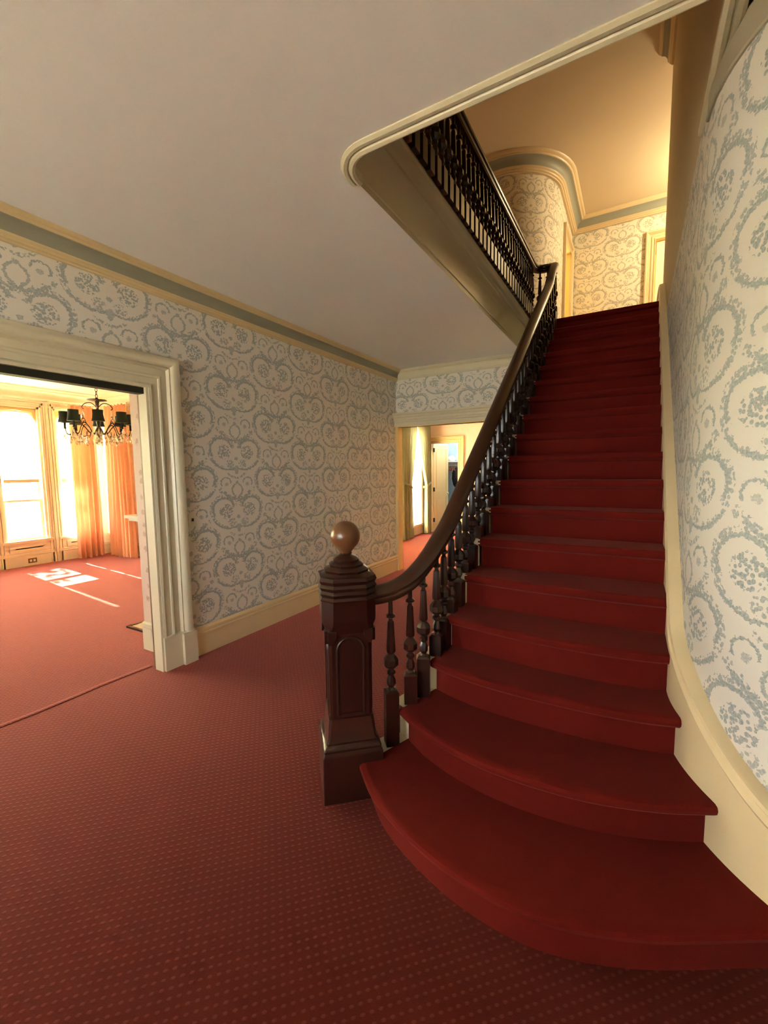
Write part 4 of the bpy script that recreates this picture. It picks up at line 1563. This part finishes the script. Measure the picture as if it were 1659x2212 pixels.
for z, w_, dd in ((0.0, 0.05, 0.03), (-0.05, 0.13, 0.05), (-0.14, 0.19, 0.07), (-0.3, 0.2, 0.08), (-0.46, 0.15, 0.07), (-0.52, 0.09, 0.04)):
    rows.append([(0.75 * w_ * math.cos(2 * math.pi * q / 16) * (1 + 0.06 * math.sin(5 * q)), dd * math.sin(2 * math.pi * q / 16), z) for q in range(16)])
mb.grid(rows, 0, True)
mb.f.append(list(range(16)))
mb.f.append([80 + q for q in range(16)][::-1])
mb.m += [0, 0]
mb.uv += [None, None]
recalc(mb.build('jacket_body', 'coat', co, 70.0))
MB().tube([(0, 0, -0.01), (0, 0, 0.05), (0.015, 0, 0.07), (0.0, 0, 0.085)], 0.005, 6).build('hook', 'black', co)

# ================================================================== UPPER FLOOR DOORS
trim('trim_18', casing_frames([(-1.16, UDY0, ZF2), (-1.16, UDY0, UDZ), (-1.16, UDY1, UDZ), (-1.16, UDY1, ZF2)], (1, 0, 0)), [(-a * 0.6, b * 0.8) for a, b in casing], 'beige')
trim('trim_19', casing_frames([(FDX0, 9.1, ZF2), (FDX0, 9.1, UDZ), (FDX1, 9.1, UDZ), (FDX1, 9.1, ZF2)], (0, -1, 0)), [(-a * 0.6, b * 0.8) for a, b in casing], 'beige')
d4 = empty('door_4', (FDX0, 9.18, ZF2), **ST)
MB().box(0.02, FDX1 - FDX0 - 0.02, 0, 0.04, 0.01, UDZ - ZF2 - 0.01).build('door_leaf', 'pink', d4)
trim('baseboard_upper', plan_frames(UP + [(-1.16, UDY0 - 0.15)], ZF2, -1), [(a, b * 0.8) for a, b in skirt], 'beige')
trim('baseboard_upper_back', plan_frames([(-1.16, 9.1), (FDX0 - 0.15, 9.1)], ZF2, -1), [(a, b * 0.8) for a, b in skirt], 'beige')


def lamp(name, loc, energy, color, size=0.12):
    d = bpy.data.lights.new(name, 'POINT')
    d.energy = energy
    d.color = color
    d.shadow_soft_size = size
    o = bpy.data.objects.new(name, d)
    COL.objects.link(o)
    o.location = loc
    return o


lamp('upper_hall_lamp', (1.3, 8.0, 5.45), 75, (1.0, 0.83, 0.5), 0.15)
lamp('closet_bulb', (-3.55, 10.3, 2.6), 16, (1.0, 0.95, 0.85), 0.05)
lamp('bedroom_lamp', (-2.2, 9.6, 5.2), 160, (1.0, 0.82, 0.45), 0.2)

# ================================================================== OUTSIDE
mb = MB()
mb.box(-60, -9.4, -40, 50, -0.9, -0.8)
mb.build('ground_lawn', 'grass', **ST)


def tree(x, y, h, seed, label):
    rnd = random.Random(seed)
    t = empty('garden_tree', (x, y, -0.8), label=label, category='tree', group='garden trees')
    mb = MB()
    mb.tube([(0, 0, 0), (0.1, 0.05, h * 0.3), (0.05, -0.1, h * 0.6), (0.1, 0, h * 0.85)], [0.2, 0.15, 0.1, 0.04], 8)
    for k in range(7):
        a = rnd.uniform(0, 6.28)
        z = h * rnd.uniform(0.35, 0.7)
        mb.tube([(0.05, 0, z), (math.cos(a) * h * 0.15, math.sin(a) * h * 0.15, z + h * 0.12), (math.cos(a) * h * 0.28, math.sin(a) * h * 0.28, z + h * 0.2)], [0.06, 0.04, 0.015], 6)
    mb.build('trunk', 'bark', t)
    mb = MB()
    for k in range(2600):
        a, b, r = rnd.uniform(0, 6.28), rnd.gauss(0, 0.5), h * 0.32 * rnd.random() ** 0.45
        c = Vector((math.cos(a) * math.cos(b) * r, math.sin(a) * math.cos(b) * r, h * 0.68 + math.sin(b) * r * 1.1))
        u = Vector((rnd.gauss(0, 1), rnd.gauss(0, 1), rnd.gauss(0, 1))).normalized() * 0.09
        w = u.orthogonal().normalized() * 0.05
        mb.add([c - u, c + w, c + u, c - w], [(0, 1, 2, 3)])
    cr_ = mb.build('crown', 'leaf', t)
    cr_['kind'] = 'stuff'


tree(-15.5, 3.6, 6.0, 4, 'yellowing garden tree seen through the bright window')
tree(-17.0, 7.2, 6.5, 6, 'yellowing garden tree beyond the corner window')
